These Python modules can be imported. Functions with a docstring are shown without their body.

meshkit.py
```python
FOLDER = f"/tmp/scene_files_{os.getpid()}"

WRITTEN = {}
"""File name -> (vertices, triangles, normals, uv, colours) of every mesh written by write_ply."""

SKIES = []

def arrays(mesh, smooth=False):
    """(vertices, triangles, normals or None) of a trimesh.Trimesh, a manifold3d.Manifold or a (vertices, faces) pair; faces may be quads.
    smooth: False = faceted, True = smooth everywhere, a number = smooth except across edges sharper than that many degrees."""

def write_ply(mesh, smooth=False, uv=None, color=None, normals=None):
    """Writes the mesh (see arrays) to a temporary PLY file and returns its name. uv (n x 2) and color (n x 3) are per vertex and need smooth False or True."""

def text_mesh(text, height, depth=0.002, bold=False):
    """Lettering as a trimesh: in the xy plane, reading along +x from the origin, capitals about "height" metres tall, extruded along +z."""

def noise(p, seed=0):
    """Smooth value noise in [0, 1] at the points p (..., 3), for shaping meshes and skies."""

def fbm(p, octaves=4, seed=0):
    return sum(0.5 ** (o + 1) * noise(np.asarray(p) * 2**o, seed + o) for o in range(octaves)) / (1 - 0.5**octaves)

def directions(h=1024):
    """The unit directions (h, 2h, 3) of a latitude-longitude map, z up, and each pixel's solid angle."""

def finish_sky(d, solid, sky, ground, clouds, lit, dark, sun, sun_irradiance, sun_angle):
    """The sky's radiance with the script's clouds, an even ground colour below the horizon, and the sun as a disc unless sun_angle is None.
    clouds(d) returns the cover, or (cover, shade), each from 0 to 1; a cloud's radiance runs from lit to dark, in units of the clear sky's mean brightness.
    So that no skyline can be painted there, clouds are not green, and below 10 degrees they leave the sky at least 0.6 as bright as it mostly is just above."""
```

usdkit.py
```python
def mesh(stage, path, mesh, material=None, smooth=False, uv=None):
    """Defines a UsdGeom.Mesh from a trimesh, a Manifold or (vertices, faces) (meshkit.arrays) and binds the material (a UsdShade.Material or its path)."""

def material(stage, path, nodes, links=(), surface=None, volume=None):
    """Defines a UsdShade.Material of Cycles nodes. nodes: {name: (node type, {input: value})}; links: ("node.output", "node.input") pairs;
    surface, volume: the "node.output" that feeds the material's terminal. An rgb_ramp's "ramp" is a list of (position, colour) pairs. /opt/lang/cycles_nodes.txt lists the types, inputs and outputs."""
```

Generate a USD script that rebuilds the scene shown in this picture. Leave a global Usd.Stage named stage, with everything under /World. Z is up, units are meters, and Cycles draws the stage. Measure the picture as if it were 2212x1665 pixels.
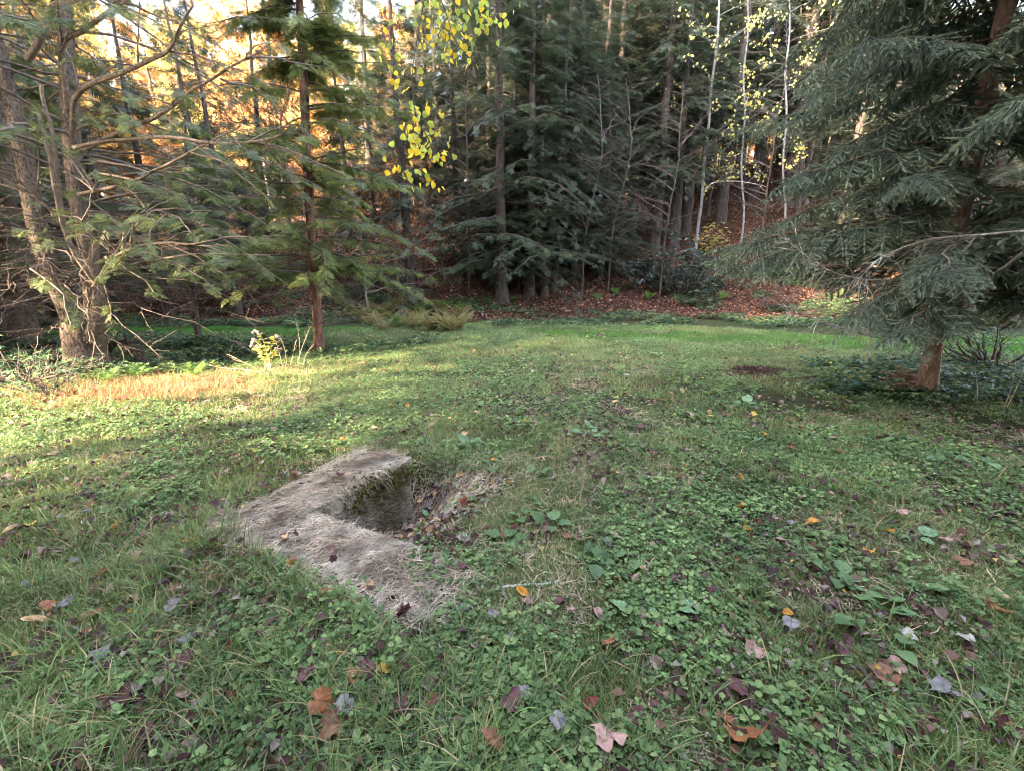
import math
import numpy as np
import usdkit, meshkit
from pxr import Usd, UsdGeom, UsdLux, UsdShade, Gf, Vt, Sdf

stage = Usd.Stage.CreateInMemory()
UsdGeom.SetStageUpAxis(stage, 'Z')
UsdGeom.SetStageMetersPerUnit(stage, 1.0)
stage.DefinePrim('/World', 'Xform')
L = '/World/Looks/'

# ------------------------------------------------------------------ camera, sky, sun, exposure
PITCH, FPX, EYE = math.radians(14.0), 928.0, 1.6
cam = UsdGeom.Camera.Define(stage, '/World/camera')
cam.CreateHorizontalApertureAttr(36.0)
cam.CreateVerticalApertureAttr(36.0 * 770 / 1024)
cam.CreateFocalLengthAttr(36.0 * FPX / 2212)
cam.AddTranslateOp().Set((0, 0, EYE))
cam.AddRotateXOp().Set(90 - 14.0)
cam.CreateExposureAttr(4.35)

SUN_EL = math.radians(24.0)
SUN_AZ = (-0.83, -0.56)
_n = math.hypot(*SUN_AZ)
SUN = np.array([SUN_AZ[0] / _n * math.cos(SUN_EL), SUN_AZ[1] / _n * math.cos(SUN_EL), math.sin(SUN_EL)])
usdkit.material(stage, L + 'sky', {
    's': ('sky_texture', {'sky_type': 'single_scattering', 'sun_disc': False, 'sun_elevation': SUN_EL,
                          'sun_rotation': math.atan2(SUN[0], SUN[1]), 'aerosol_density': 1.6}),
    'tc': ('texture_coordinate', {}), 'n': ('noise_texture', {'scale': 2.2, 'detail': 6.0, 'roughness': .6}),
    'k': ('map_range', {'from_min': .35, 'from_max': .65, 'to_min': .55, 'to_max': .95, 'clamp': True}),
    'v': ('hsv', {'saturation': 0.50, 'value': 1.35}), 'x': ('mix', {}),
    'b': ('background_shader', {'strength': 0.15})},
    [('tc.generated', 'n.vector'), ('n.fac', 'k.value'), ('k.result', 'x.fac'), ('s.color', 'v.color'), ('s.color', 'x.color1'), ('v.color', 'x.color2'), ('x.color', 'b.color')], surface='b.background')
sky = UsdLux.DomeLight.Define(stage, '/World/sky')
UsdShade.MaterialBindingAPI.Apply(sky.GetPrim()).Bind(UsdShade.Material.Get(stage, L + 'sky'))
sun = UsdLux.DistantLight.Define(stage, '/World/sun')
sun.CreateIntensityAttr(1.25)
sun.CreateAngleAttr(0.5)
sun.CreateNormalizeAttr(True)
sun.CreateColorAttr((1.0, 0.83, 0.57))
sun.AddOrientOp().Set(Gf.Quatf(Gf.Rotation(Gf.Vec3d(0, 0, 1), Gf.Vec3d(*map(float, SUN))).GetQuat()))

# ------------------------------------------------------------------ helpers
CP, SP = math.cos(PITCH), math.sin(PITCH)
ZOOM = {'g': (0, 0, 1), 'bl': (0, 1106, .3356), 'bm': (737.3, 1106, .3356), 'br': (1474.7, 1106, .3356),
        'ml': (0, 516, .3333), 'mm': (737.3, 516, .3333), 'mr': (1474.7, 516, .3333), 'f': (442.4, 944, .2667)}


def pix(z, a, b):
    ox, oy, s = ZOOM[z]
    return ox + a * s, oy + b * s


def ray(px, py):
    u, v = (px - 1106) / FPX, (py - 832.5) / FPX
    return np.array([u, CP - v * SP, -(v * CP + SP)])


def P(px, py, y):
    """the point at forward distance y seen at that place of the photograph"""
    d = ray(px, py)
    return d * (y / d[1]) + np.array([0, 0, EYE])


def N(x, y, z=0, s=1.0, seed=0, o=3):
    p = np.stack([np.asarray(x, float) * s, np.asarray(y, float) * s, np.broadcast_to(np.asarray(z, float) * s, np.shape(x))], -1)
    return meshkit.fbm(p, o, seed)


# the concrete corner: frame of its two walls
FC = np.array([-1.86, 2.45])            # outer corner
FA, FB = np.array([.545, .838]), np.array([.905, -.425])
FT = .37                                # thickness


def sstep(a, b, x):
    t = np.clip((x - a) / (b - a), 0, 1)
    return t * t * (3 - 2 * t)


def crest(x):
    return np.clip(8.0 + .16 * x, 6.0, 11.5)


def H(x, y):
    x, y = np.asarray(x, float), np.asarray(y, float)
    z = .16 * (N(x, y, 0, .33, 1) - .5) * sstep(1.0, 7, np.hypot(x, y)) + .035 * (N(x, y, 0, 1.7, 2) - .5)
    # shallow swale behind the red grass
    z = z - .22 * np.exp(-((x + 6.2 - .3 * (y - 9)) / 2.6) ** 2 - ((y - 9.4) / 1.9) ** 2)
    d = np.maximum(0, y - 17.0 - .8 * np.sin(x * .23))
    hc = crest(x)
    rise = .54 * d * d / (d + 2.0)
    k = 1.2
    s = -np.log(np.exp(-np.minimum(rise, 30) * k) + np.exp(-hc * k)) / k
    s = np.where(d > 0, np.maximum(s - (-np.log(1 + np.exp(-hc * k)) / k), 0), 0)
    z = z + s + sstep(0, 5, d) * (N(x, y, 0, .25, 5) - .5) * 1.3 - .10 * np.maximum(0, y - 50)
    z = np.maximum(z, -3.0)
    # pit inside the concrete corner
    rx, ry = x - FC[0], y - FC[1]
    a, b = rx * FA[0] + ry * FA[1] - FT, rx * FB[0] + ry * FB[1] - FT
    pit = sstep(-.16, .02, a) * (1 - sstep(.80, 1.35, a)) * sstep(-.10, .0, b) * (1 - sstep(.22, .95, b))
    z = z - .44 * pit
    out = sstep(-.9, -.38, b) * (1 - sstep(-.38, -.3, b)) * sstep(-.6, 0, a + FT) * (1 - sstep(.9, 1.6, a))
    out2 = sstep(-1.0, -.40, a) * (1 - sstep(-.40, -.30, a)) * sstep(-.6, -.2, b) * (1 - sstep(.9, 1.5, b))
    return z + .05 * out + .10 * out2


def ground(px, py):
    """where the sight line through that place of the photograph meets the terrain"""
    d = ray(px, py)
    t = np.arange(1.0, 90, .02)
    p = d[None] * t[:, None] + np.array([0, 0, EYE])
    i = np.argmax(p[:, 2] < H(p[:, 0], p[:, 1]))
    return p[i] if p[i, 2] < H(p[i:i + 1, 0], p[i:i + 1, 1])[0] + .01 else p[-1]


used = {}


def fresh(parent, name):
    key = parent + '/' + name
    n = used.get(key, -1) + 1
    used[key] = n
    return key if n == 0 else f'{key}_{n:03d}'


def tag(prim, label=None, cat=None, group=None, kind=None):
    for k, v in (('label', label), ('category', cat), ('group', group), ('kind', kind)):
        if v:
            prim.SetCustomDataByKey(k, v)
    return prim


def thing(name, label, cat, loc=(0, 0, 0), rz=0.0, scale=None, group=None, parent='/World'):
    x = UsdGeom.Xform.Define(stage, fresh(parent, name))
    x.AddTranslateOp().Set(tuple(map(float, loc)))
    if rz:
        x.AddRotateZOp().Set(float(rz))
    if scale is not None:
        x.AddScaleOp().Set((float(scale),) * 3 if np.ndim(scale) == 0 else tuple(map(float, scale)))
    tag(x.GetPrim(), label, cat, group)
    return x.GetPrim()


def copy_of(cls, name, label, cat, loc, rz=0.0, scale=None, group=None):
    p = thing(name, label, cat, loc, rz, scale, group)
    p.GetReferences().AddInternalReference(cls)
    p.SetInstanceable(True)
    return p


def clsprim(name):
    c = stage.CreateClassPrim('/World/_class_' + name)
    c.SetTypeName('Xform')
    return c


class Buf:
    def __init__(s):
        s.v, s.f, s.t, s.n = [], [], [], 0

    def add(s, v, f, t=.5):
        v = np.asarray(v, float).reshape(-1, 3)
        s.v.append(v)
        s.f.append(np.asarray(f, int).reshape(-1, 3) + s.n)
        s.t.append(np.broadcast_to(np.asarray(t, float), (len(v),)))
        s.n += len(v)
        return s

    def get(s):
        return np.vstack(s.v), np.vstack(s.f), np.concatenate(s.t)


def put(name, buf, mat, parent='/World', smooth=False, kind=None, label=None, cat=None, group=None):
    parent = str(parent.GetPath()) if hasattr(parent, 'GetPath') else parent
    v, f, t = buf.get() if isinstance(buf, Buf) else buf
    m = usdkit.mesh(stage, fresh(parent, name), (v, f), L + mat, smooth=smooth)
    UsdGeom.PrimvarsAPI(m).CreatePrimvar('tone', Sdf.ValueTypeNames.FloatArray, 'vertex').Set(Vt.FloatArray.FromNumpy(np.ascontiguousarray(t, dtype=np.float32)))
    tag(m.GetPrim(), label, cat, group, kind)
    return m.GetPrim()


def quats(R):
    """(n,3,3) rotation matrices (columns are the axes) -> (i, j, k, real)"""
    m00, m11, m22 = R[:, 0, 0], R[:, 1, 1], R[:, 2, 2]
    q = np.empty((len(R), 4))
    q[:, 3] = np.sqrt(np.maximum(0, 1 + m00 + m11 + m22)) / 2
    q[:, 0] = np.copysign(np.sqrt(np.maximum(0, 1 + m00 - m11 - m22)) / 2, R[:, 2, 1] - R[:, 1, 2])
    q[:, 1] = np.copysign(np.sqrt(np.maximum(0, 1 - m00 + m11 - m22)) / 2, R[:, 0, 2] - R[:, 2, 0])
    q[:, 2] = np.copysign(np.sqrt(np.maximum(0, 1 - m00 - m11 + m22)) / 2, R[:, 1, 0] - R[:, 0, 1])
    return q / np.linalg.norm(q, axis=1, keepdims=True)


def instancer(name, protos, pos, R, scale, idx, parent='/World', kind='stuff', label=None, cat=None):
    """protos: list of (name, buf or (v, f, t), material)"""
    parent = str(parent.GetPath()) if hasattr(parent, 'GetPath') else parent
    path = fresh(parent, name)
    pi = UsdGeom.PointInstancer.Define(stage, path)
    tg = []
    for n, b, m in protos:
        tg.append(put(n, b, m, path).GetPath())
    pi.CreatePrototypesRel().SetTargets(tg)
    pi.CreatePositionsAttr(Vt.Vec3fArray.FromNumpy(np.ascontiguousarray(pos, dtype=np.float32)))
    pi.CreateProtoIndicesAttr(Vt.IntArray.FromNumpy(np.ascontiguousarray(idx, dtype=np.int32)))
    sc = np.asarray(scale, float)
    sc = np.repeat(sc[:, None], 3, 1) if sc.ndim == 1 else sc
    pi.CreateScalesAttr(Vt.Vec3fArray.FromNumpy(np.ascontiguousarray(sc, dtype=np.float32)))
    pi.CreateOrientationsAttr(Vt.QuathArray.FromNumpy(np.ascontiguousarray(quats(R), dtype=np.float16)))
    tag(pi.GetPrim(), label, cat, None, kind)
    return pi.GetPrim()


def bake(buf, templates, idx, pos, R, scale, tone=None, tw=.5):
    """copies of the templates joined into buf"""
    for k, tp in enumerate(templates):
        v, f, t = tp
        w = np.nonzero(idx == k)[0]
        if not len(w):
            continue
        sc = np.asarray(scale)[w]
        sc = sc[:, None] if sc.ndim == 1 else sc
        vv = np.einsum('nij,nvj->nvi', R[w], v[None] * sc[:, None, :]) + pos[w][:, None, :]
        ff = (f[None] + (np.arange(len(w)) * len(v))[:, None, None]).reshape(-1, 3)
        tt = np.broadcast_to(t[None], (len(w), len(v)))
        if tone is not None:
            tt = (1 - tw) * tt + tw * tone[w][:, None]
        buf.add(vv.reshape(-1, 3), ff, tt.reshape(-1))
    return buf


def unit(a):
    return a / np.maximum(np.linalg.norm(a, axis=-1, keepdims=True), 1e-12)


def tubes(buf, pts, rad, sides=5, tone=.5, cap=False):
    """pts (n, k, 3), rad (n, k): n polylines of k points as tubes"""
    pts, rad = np.asarray(pts, float), np.asarray(rad, float)
    n, k, _ = pts.shape
    t = unit(np.gradient(pts, axis=1))
    mean = unit(t.mean(1))
    ref = np.where(np.abs(mean[:, 2:]) < .8, [[0, 0, 1.]], [[1., 0, 0]])
    a = unit(np.cross(t, ref[:, None, :]))
    b = np.cross(t, a)
    ang = np.arange(sides) * 2 * np.pi / sides
    v = pts[:, :, None, :] + rad[:, :, None, None] * (np.cos(ang)[:, None] * a[:, :, None, :] + np.sin(ang)[:, None] * b[:, :, None, :])
    i, j = np.meshgrid(np.arange(k - 1), np.arange(sides), indexing='ij')
    q = np.stack([i * sides + j, i * sides + (j + 1) % sides, (i + 1) * sides + (j + 1) % sides, (i + 1) * sides + j], -1).reshape(-1, 4)
    f = np.vstack([q[:, [0, 2, 1]], q[:, [0, 3, 2]]])
    ff = (f[None] + (np.arange(n) * k * sides)[:, None, None]).reshape(-1, 3)
    tt = np.broadcast_to(np.asarray(tone, float).reshape(-1, 1), (n, k * sides)) if np.ndim(tone) else tone
    buf.add(v.reshape(-1, 3), ff, np.asarray(tt).reshape(-1) if np.ndim(tt) else tt)
    return buf


def curve(pts, n):
    """a smooth line through the points, n samples (Catmull-Rom)"""
    p = np.asarray(pts, float)
    p = np.vstack([2 * p[0] - p[1], p, 2 * p[-1] - p[-2]])
    m = len(p) - 3
    s = np.linspace(0, m, n)
    i = np.minimum(s.astype(int), m - 1)
    t = (s - i)[:, None]
    a, b, c, d = p[i], p[i + 1], p[i + 2], p[i + 3]
    return .5 * (2 * b + (c - a) * t + (2 * a - 5 * b + 4 * c - d) * t ** 2 + (3 * b - a - 3 * c + d) * t ** 3)


def trunk(buf, pts, r, n=26, sides=14, rough=.10, flare=0.0, seed=0, wob=0.0):
    """one tapering stem through pts; r: radii at pts; flare: extra root spread at the foot"""
    c = curve(pts, n)
    rr = np.interp(np.linspace(0, 1, n), np.linspace(0, 1, len(r)), r)
    if wob:
        c = c + wob * (np.stack([N(c[:, 2], c[:, 2] * 0, seed + 3, .8, seed), N(c[:, 2], c[:, 2] * 0, seed + 9, .8, seed + 1), c[:, 2] * 0 + .5], 1) - .5)
    b = Buf()
    tubes(b, c[None], rr[None], sides)
    v, f, t = b.get()
    v = v.reshape(n, sides, 3)
    h = np.linalg.norm(np.diff(c, axis=0, prepend=c[:1]), axis=1).cumsum()
    ang = np.arange(sides) * 2 * np.pi / sides
    lob = 1 + rough * 2 * (N(np.cos(ang)[None] * 1.3 + h[:, None] * .0, np.sin(ang)[None] * 1.3 + h[:, None] * 0, h[:, None] * .6 + seed * 7.1, 1.5, seed) - .5)
    if flare:
        g = np.exp(-h / (flare * 1.6))[:, None]
        lob = lob + g * (.45 + .5 * np.maximum(0, np.sin(ang * 2 + seed) * np.sin(ang * 3 + 1.3 * seed)))
    v = c[:, None] + (v - c[:, None]) * lob[..., None]
    buf.add(v.reshape(-1, 3), f, np.repeat(np.linspace(0, 1, n), sides))
    return c, rr


def frame(X, up=(0, 0, 1.), roll=None):
    X = unit(X)
    Y = unit(np.cross(np.broadcast_to(up, X.shape), X))
    Z = np.cross(X, Y)
    if roll is not None:
        c, s = np.cos(roll)[:, None], np.sin(roll)[:, None]
        Y, Z = Y * c + Z * s, Z * c - Y * s
    return np.stack([X, Y, Z], -1)


def rotz(a):
    c, s, o = np.cos(a), np.sin(a), np.zeros_like(a)
    return np.stack([np.stack([c, -s, o], -1), np.stack([s, c, o], -1), np.stack([o, o, o + 1], -1)], -2)


def align(nrm, a):
    """frames with z along nrm and a turn a about it"""
    Z = unit(nrm)
    X0 = np.stack([np.cos(a), np.sin(a), 0 * a], -1)
    Y = unit(np.cross(Z, X0))
    return np.stack([np.cross(Y, Z), Y, Z], -1)


def slope_normal(x, y):
    e = .15
    return unit(np.stack([-(H(x + e, y) - H(x - e, y)) / (2 * e), -(H(x, y + e) - H(x, y - e)) / (2 * e), np.ones_like(x)], -1))


# ------------------------------------------------------------------ materials
def leafmat(name, ramp, transl=.35, rough=.6, ns=2.0, amt=.5, obj=.25, boost=1.5, spec=.3):
    usdkit.material(stage, L + name, {
        'a': ('attribute', {'attribute': 'tone'}), 'r': ('rgb_ramp', {'ramp': ramp}),
        'g': ('geometry', {}), 'n': ('noise_texture', {'scale': ns, 'detail': 3.0}),
        'm': ('map_range', {'from_min': .3, 'from_max': .7, 'to_min': 1 - amt, 'to_max': 1 + amt}),
        'o': ('object_info', {}), 'om': ('map_range', {'to_min': 1 - obj, 'to_max': 1 + obj}),
        'mm': ('math', {'math_type': 'multiply'}),
        'c': ('vector_math', {'math_type': 'scale'}), 'c2': ('vector_math', {'math_type': 'scale', 'scale': boost}),
        'p': ('principled_bsdf', {'roughness': rough, 'specular_ior_level': spec}), 't': ('translucent_bsdf', {}),
        'x': ('mix_closure', {'fac': transl})},
        [('a.fac', 'r.fac'), ('g.position', 'n.vector'), ('n.fac', 'm.value'), ('o.random', 'om.value'), ('m.result', 'mm.value1'),
         ('om.result', 'mm.value2'), ('r.color', 'c.vector1'), ('mm.value', 'c.scale'), ('c.vector', 'p.base_color'),
         ('c.vector', 'c2.vector1'), ('c2.vector', 't.color'), ('p.BSDF', 'x.closure1'), ('t.BSDF', 'x.closure2')], surface='x.closure')


def barkmat(name, ramp, ns=9.0, zs=.22, bump=.6, lichen=None, lim=.62):
    nodes = {'g': ('geometry', {}), 'mp': ('mapping', {'scale': (1, 1, zs)}), 'n': ('noise_texture', {'scale': ns, 'detail': 6.0, 'roughness': .65}),
             'v': ('voronoi_texture', {'scale': ns * 1.6}), 'ad': ('math', {'math_type': 'multiply_add', 'value2': .35}),
             'r': ('rgb_ramp', {'ramp': ramp}), 'b': ('bump', {'strength': bump, 'distance': .05}),
             'p': ('principled_bsdf', {'roughness': .9, 'specular_ior_level': .15})}
    links = [('g.position', 'mp.vector'), ('mp.vector', 'n.vector'), ('mp.vector', 'v.vector'), ('v.distance', 'ad.value1'), ('n.fac', 'ad.value3'),
             ('ad.value', 'r.fac'), ('ad.value', 'b.height'), ('b.normal', 'p.normal')]
    if lichen:
        nodes |= {'n2': ('noise_texture', {'scale': 5.0, 'detail': 5.0, 'roughness': .7}), 'k': ('map_range', {'from_min': lim, 'from_max': lim + .06, 'clamp': True}),
                  'x': ('mix', {'color2': lichen})}
        links += [('g.position', 'n2.vector'), ('n2.fac', 'k.value'), ('k.result', 'x.fac'), ('r.color', 'x.color1'), ('x.color', 'p.base_color')]
    else:
        links += [('r.color', 'p.base_color')]
    usdkit.material(stage, L + name, nodes, links, surface='p.BSDF')


leafmat('grass_blade', [(0, (.34, .25, .13)), (.10, (.30, .23, .10)), (.16, (.17, .18, .06)), (.5, (.10, .155, .045)), (.8, (.075, .125, .042)), (1, (.14, .20, .06))], .30, .5, 1.3, .35)
leafmat('lawn_grass', [(0, (.04, .12, .012)), (.5, (.05, .135, .016)), (1, (.08, .17, .025))], .3, .6, .8, .25)
leafmat('creeper_leaf', [(0, (.05, .08, .03)), (.4, (.085, .135, .045)), (.75, (.115, .175, .058)), (1, (.17, .22, .08))], .25, .7, 1.7, .35)
leafmat('straw', [(0, (.17, .12, .08)), (.4, (.32, .24, .16)), (1, (.46, .36, .25))], .1, .7, 3, .3)
leafmat('straw_mat', [(0, (.26, .18, .125)), (.3, (.54, .41, .30)), (1, (.76, .63, .50))], .1, .7, 9, .45)
leafmat('dry_litter', [(0, (.034, .018, .014)), (.35, (.085, .037, .025)), (.7, (.16, .068, .04)), (.9, (.27, .125, .06)), (1, (.28, .20, .16))], .12, .7, .7, .4)
leafmat('lawn_litter', [(0, (.05, .022, .02)), (.5, (.11, .05, .035)), (.7, (.20, .11, .075)), (.86, (.24, .20, .19)), (.96, (.34, .20, .07)), (1, (.42, .28, .06))], .12, .6, 2, .3)
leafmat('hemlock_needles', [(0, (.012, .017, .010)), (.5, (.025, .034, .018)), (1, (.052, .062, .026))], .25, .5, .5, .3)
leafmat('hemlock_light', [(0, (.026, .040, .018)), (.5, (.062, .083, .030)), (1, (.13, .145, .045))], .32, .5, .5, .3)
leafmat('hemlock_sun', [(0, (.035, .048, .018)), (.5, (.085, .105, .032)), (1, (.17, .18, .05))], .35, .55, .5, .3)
leafmat('spruce_needles', [(0, (.03, .037, .027)), (.35, (.10, .12, .078)), (.7, (.165, .19, .115)), (1, (.27, .27, .12))], .15, .55, .7, .3)
leafmat('leaf_orange', [(0, (.27, .12, .045)), (.5, (.46, .235, .08)), (1, (.58, .38, .15))], .45, .6, .25, .35, .4)
leafmat('leaf_yellow', [(0, (.30, .22, .06)), (.5, (.45, .355, .10)), (1, (.38, .37, .11))], .45, .6, .25, .35, .3)
leafmat('leaf_rust', [(0, (.10, .05, .025)), (.5, (.20, .095, .04)), (1, (.30, .16, .06))], .35, .6, .6, .3, .3)
leafmat('aspen_leaf', [(0, (.20, .27, .06)), (.45, (.40, .42, .06)), (.75, (.55, .42, .03)), (1, (.60, .36, .02))], .5, .45, 2, .2, .2, 1.25)
leafmat('red_grass', [(0, (.18, .05, .035)), (.45, (.34, .095, .06)), (.75, (.40, .20, .11)), (1, (.20, .18, .06))], .3, .6, 1.5, .3)
leafmat('fern_green', [(0, (.04, .08, .02)), (.5, (.07, .13, .03)), (1, (.12, .18, .04))], .35, .6, 1, .3)
leafmat('fern_yellow', [(0, (.06, .055, .018)), (.5, (.12, .105, .034)), (1, (.21, .155, .06))], .35, .6, 1, .3)
leafmat('fern_brown', [(0, (.06, .028, .02)), (.5, (.12, .05, .03)), (1, (.20, .09, .045))], .25, .7, 1, .3)
leafmat('rhododendron_leaf', [(0, (.02, .034, .024)), (.5, (.038, .058, .04)), (1, (.07, .092, .066))], .1, .3, 1, .25, .2, 1.4, .5)
leafmat('undergrowth_leaf', [(0, (.022, .045, .025)), (.5, (.045, .085, .04)), (.85, (.075, .12, .05)), (1, (.20, .18, .05))], .25, .5, .6, .4)
leafmat('broad_leaf', [(0, (.055, .095, .035)), (.5, (.08, .135, .048)), (1, (.125, .185, .07))], .25, .55, 14, .2, .2)
leafmat('pale_leaf', [(0, (.07, .125, .06)), (.5, (.11, .18, .085)), (1, (.16, .24, .12))], .25, .55, 14, .2, .2)
leafmat('moss', [(0, (.045, .045, .012)), (.5, (.10, .10, .025)), (1, (.20, .18, .04))], .15, .9, 12, .3)
leafmat('aster_leaf', [(0, (.16, .19, .04)), (.6, (.34, .32, .07)), (1, (.48, .40, .09))], .45, .5, 4, .2)
leafmat('aster_flower', [(0, (.36, .25, .22)), (1, (.62, .54, .50))], .3, .8, 9, .2)
for _k, _c in {'plum': (.085, .03, .032), 'brown': (.15, .065, .035), 'grey': (.165, .142, .138), 'tan': (.42, .25, .13), 'pinkish': (.28, .16, .13),
               'orange': (.40, .17, .025), 'yellow': (.46, .30, .06), 'red': (.15, .032, .022), 'rust': (.20, .075, .03), 'cream': (.27, .235, .19)}.items():
    leafmat('leaf_' + _k if 'leaf_' + _k not in ('leaf_orange', 'leaf_yellow', 'leaf_rust') else 'fallen_' + _k,
            [(0, tuple(.45 * q for q in _c)), (.5, _c), (1, tuple(min(.8, 1.3 * q) for q in _c))], .12, .6, 38, .35, .1, 1.3, .25)
FALLEN = lambda k: ('fallen_' if k in ('orange', 'yellow', 'rust') else 'leaf_') + k

barkmat('bark_grey', [(.35, (.022, .015, .012)), (.55, (.08, .056, .042)), (.9, (.18, .13, .10))], 24, .45, 1.0, (.16, .17, .11), .69)
barkmat('bark_dark', [(.25, (.014, .010, .009)), (.55, (.045, .033, .027)), (.85, (.09, .07, .058))], 10, .2, .7)
barkmat('bark_red', [(.3, (.025, .013, .010)), (.52, (.085, .042, .030)), (.88, (.17, .095, .068))], 12, .25, .8, (.33, .27, .20), .66)
barkmat('bark_spruce', [(.3, (.05, .025, .018)), (.52, (.16, .085, .058)), (.88, (.28, .185, .13))], 14, .35, .9, (.38, .33, .27), .64)
barkmat('bark_limb', [(.25, (.03, .02, .016)), (.5, (.085, .058, .044)), (.85, (.17, .125, .095))], 14, .6, .5, (.21, .23, .15), .62)
barkmat('bark_birch', [(.2, (.022, .018, .016)), (.42, (.08, .07, .065)), (.6, (.15, .135, .13)), (.9, (.24, .22, .215))], 9, 1.6, .3)
barkmat('bark_pale', [(.25, (.035, .028, .024)), (.5, (.12, .10, .085)), (.85, (.23, .20, .175))], 6, .3, .6)
barkmat('dead_twig', [(.25, (.03, .02, .016)), (.5, (.075, .052, .04)), (.85, (.15, .115, .095))], 20, 1, .2, (.24, .26, .20), .66)
barkmat('twig_lichen', [(.25, (.16, .16, .14)), (.5, (.36, .38, .33)), (.85, (.60, .64, .56))], 60, 1, .4)
barkmat('twig_dark', [(.25, (.022, .016, .014)), (.5, (.05, .036, .03)), (.85, (.10, .075, .065))], 30, 1, .2)
barkmat('spruce_twig', [(.25, (.04, .025, .018)), (.5, (.10, .065, .045)), (.85, (.18, .125, .085))], 30, 1, .2, (.45, .48, .38), .66)
barkmat('lichen_limb', [(.25, (.09, .065, .05)), (.5, (.19, .145, .115)), (.85, (.30, .25, .21))], 30, 1, .2, (.46, .50, .40), .55)
barkmat('dry_stalk', [(.25, (.18, .12, .07)), (.5, (.36, .26, .16)), (.85, (.52, .40, .27))], 40, 1, .2)

usdkit.material(stage, L + 'concrete', {
    'g': ('geometry', {}), 'n': ('noise_texture', {'scale': 7.0, 'detail': 8.0, 'roughness': .7}), 'n2': ('noise_texture', {'scale': 2.6, 'detail': 4.0}),
    'n3': ('noise_texture', {'scale': 60.0, 'detail': 3.0}), 'v': ('voronoi_texture', {'scale': 42.0}), 'mp': ('mapping', {'scale': (1, 1, .25)}),
    'r': ('rgb_ramp', {'ramp': [(.25, (.08, .064, .046)), (.45, (.21, .175, .132)), (.6, (.34, .29, .225)), (.85, (.48, .43, .36))]}),
    'st': ('rgb_ramp', {'ramp': [(.36, (.40, .35, .26)), (.56, (1, 1, 1))]}), 'x': ('mix', {'mix_type': 'multiply', 'fac': .85}),
    'h': ('math', {'math_type': 'add'}), 'b': ('bump', {'strength': .9, 'distance': .015}), 'p': ('principled_bsdf', {'roughness': .95, 'specular_ior_level': .1})},
    [('g.position', 'n.vector'), ('g.position', 'mp.vector'), ('mp.vector', 'n2.vector'), ('g.position', 'n3.vector'), ('g.position', 'v.vector'), ('n.fac', 'r.fac'),
     ('n2.fac', 'st.fac'), ('r.color', 'x.color1'), ('st.color', 'x.color2'), ('x.color', 'p.base_color'), ('n.fac', 'h.value1'), ('v.distance', 'h.value2'),
     ('h.value', 'b.height'), ('b.normal', 'p.normal')], surface='p.BSDF')

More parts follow.
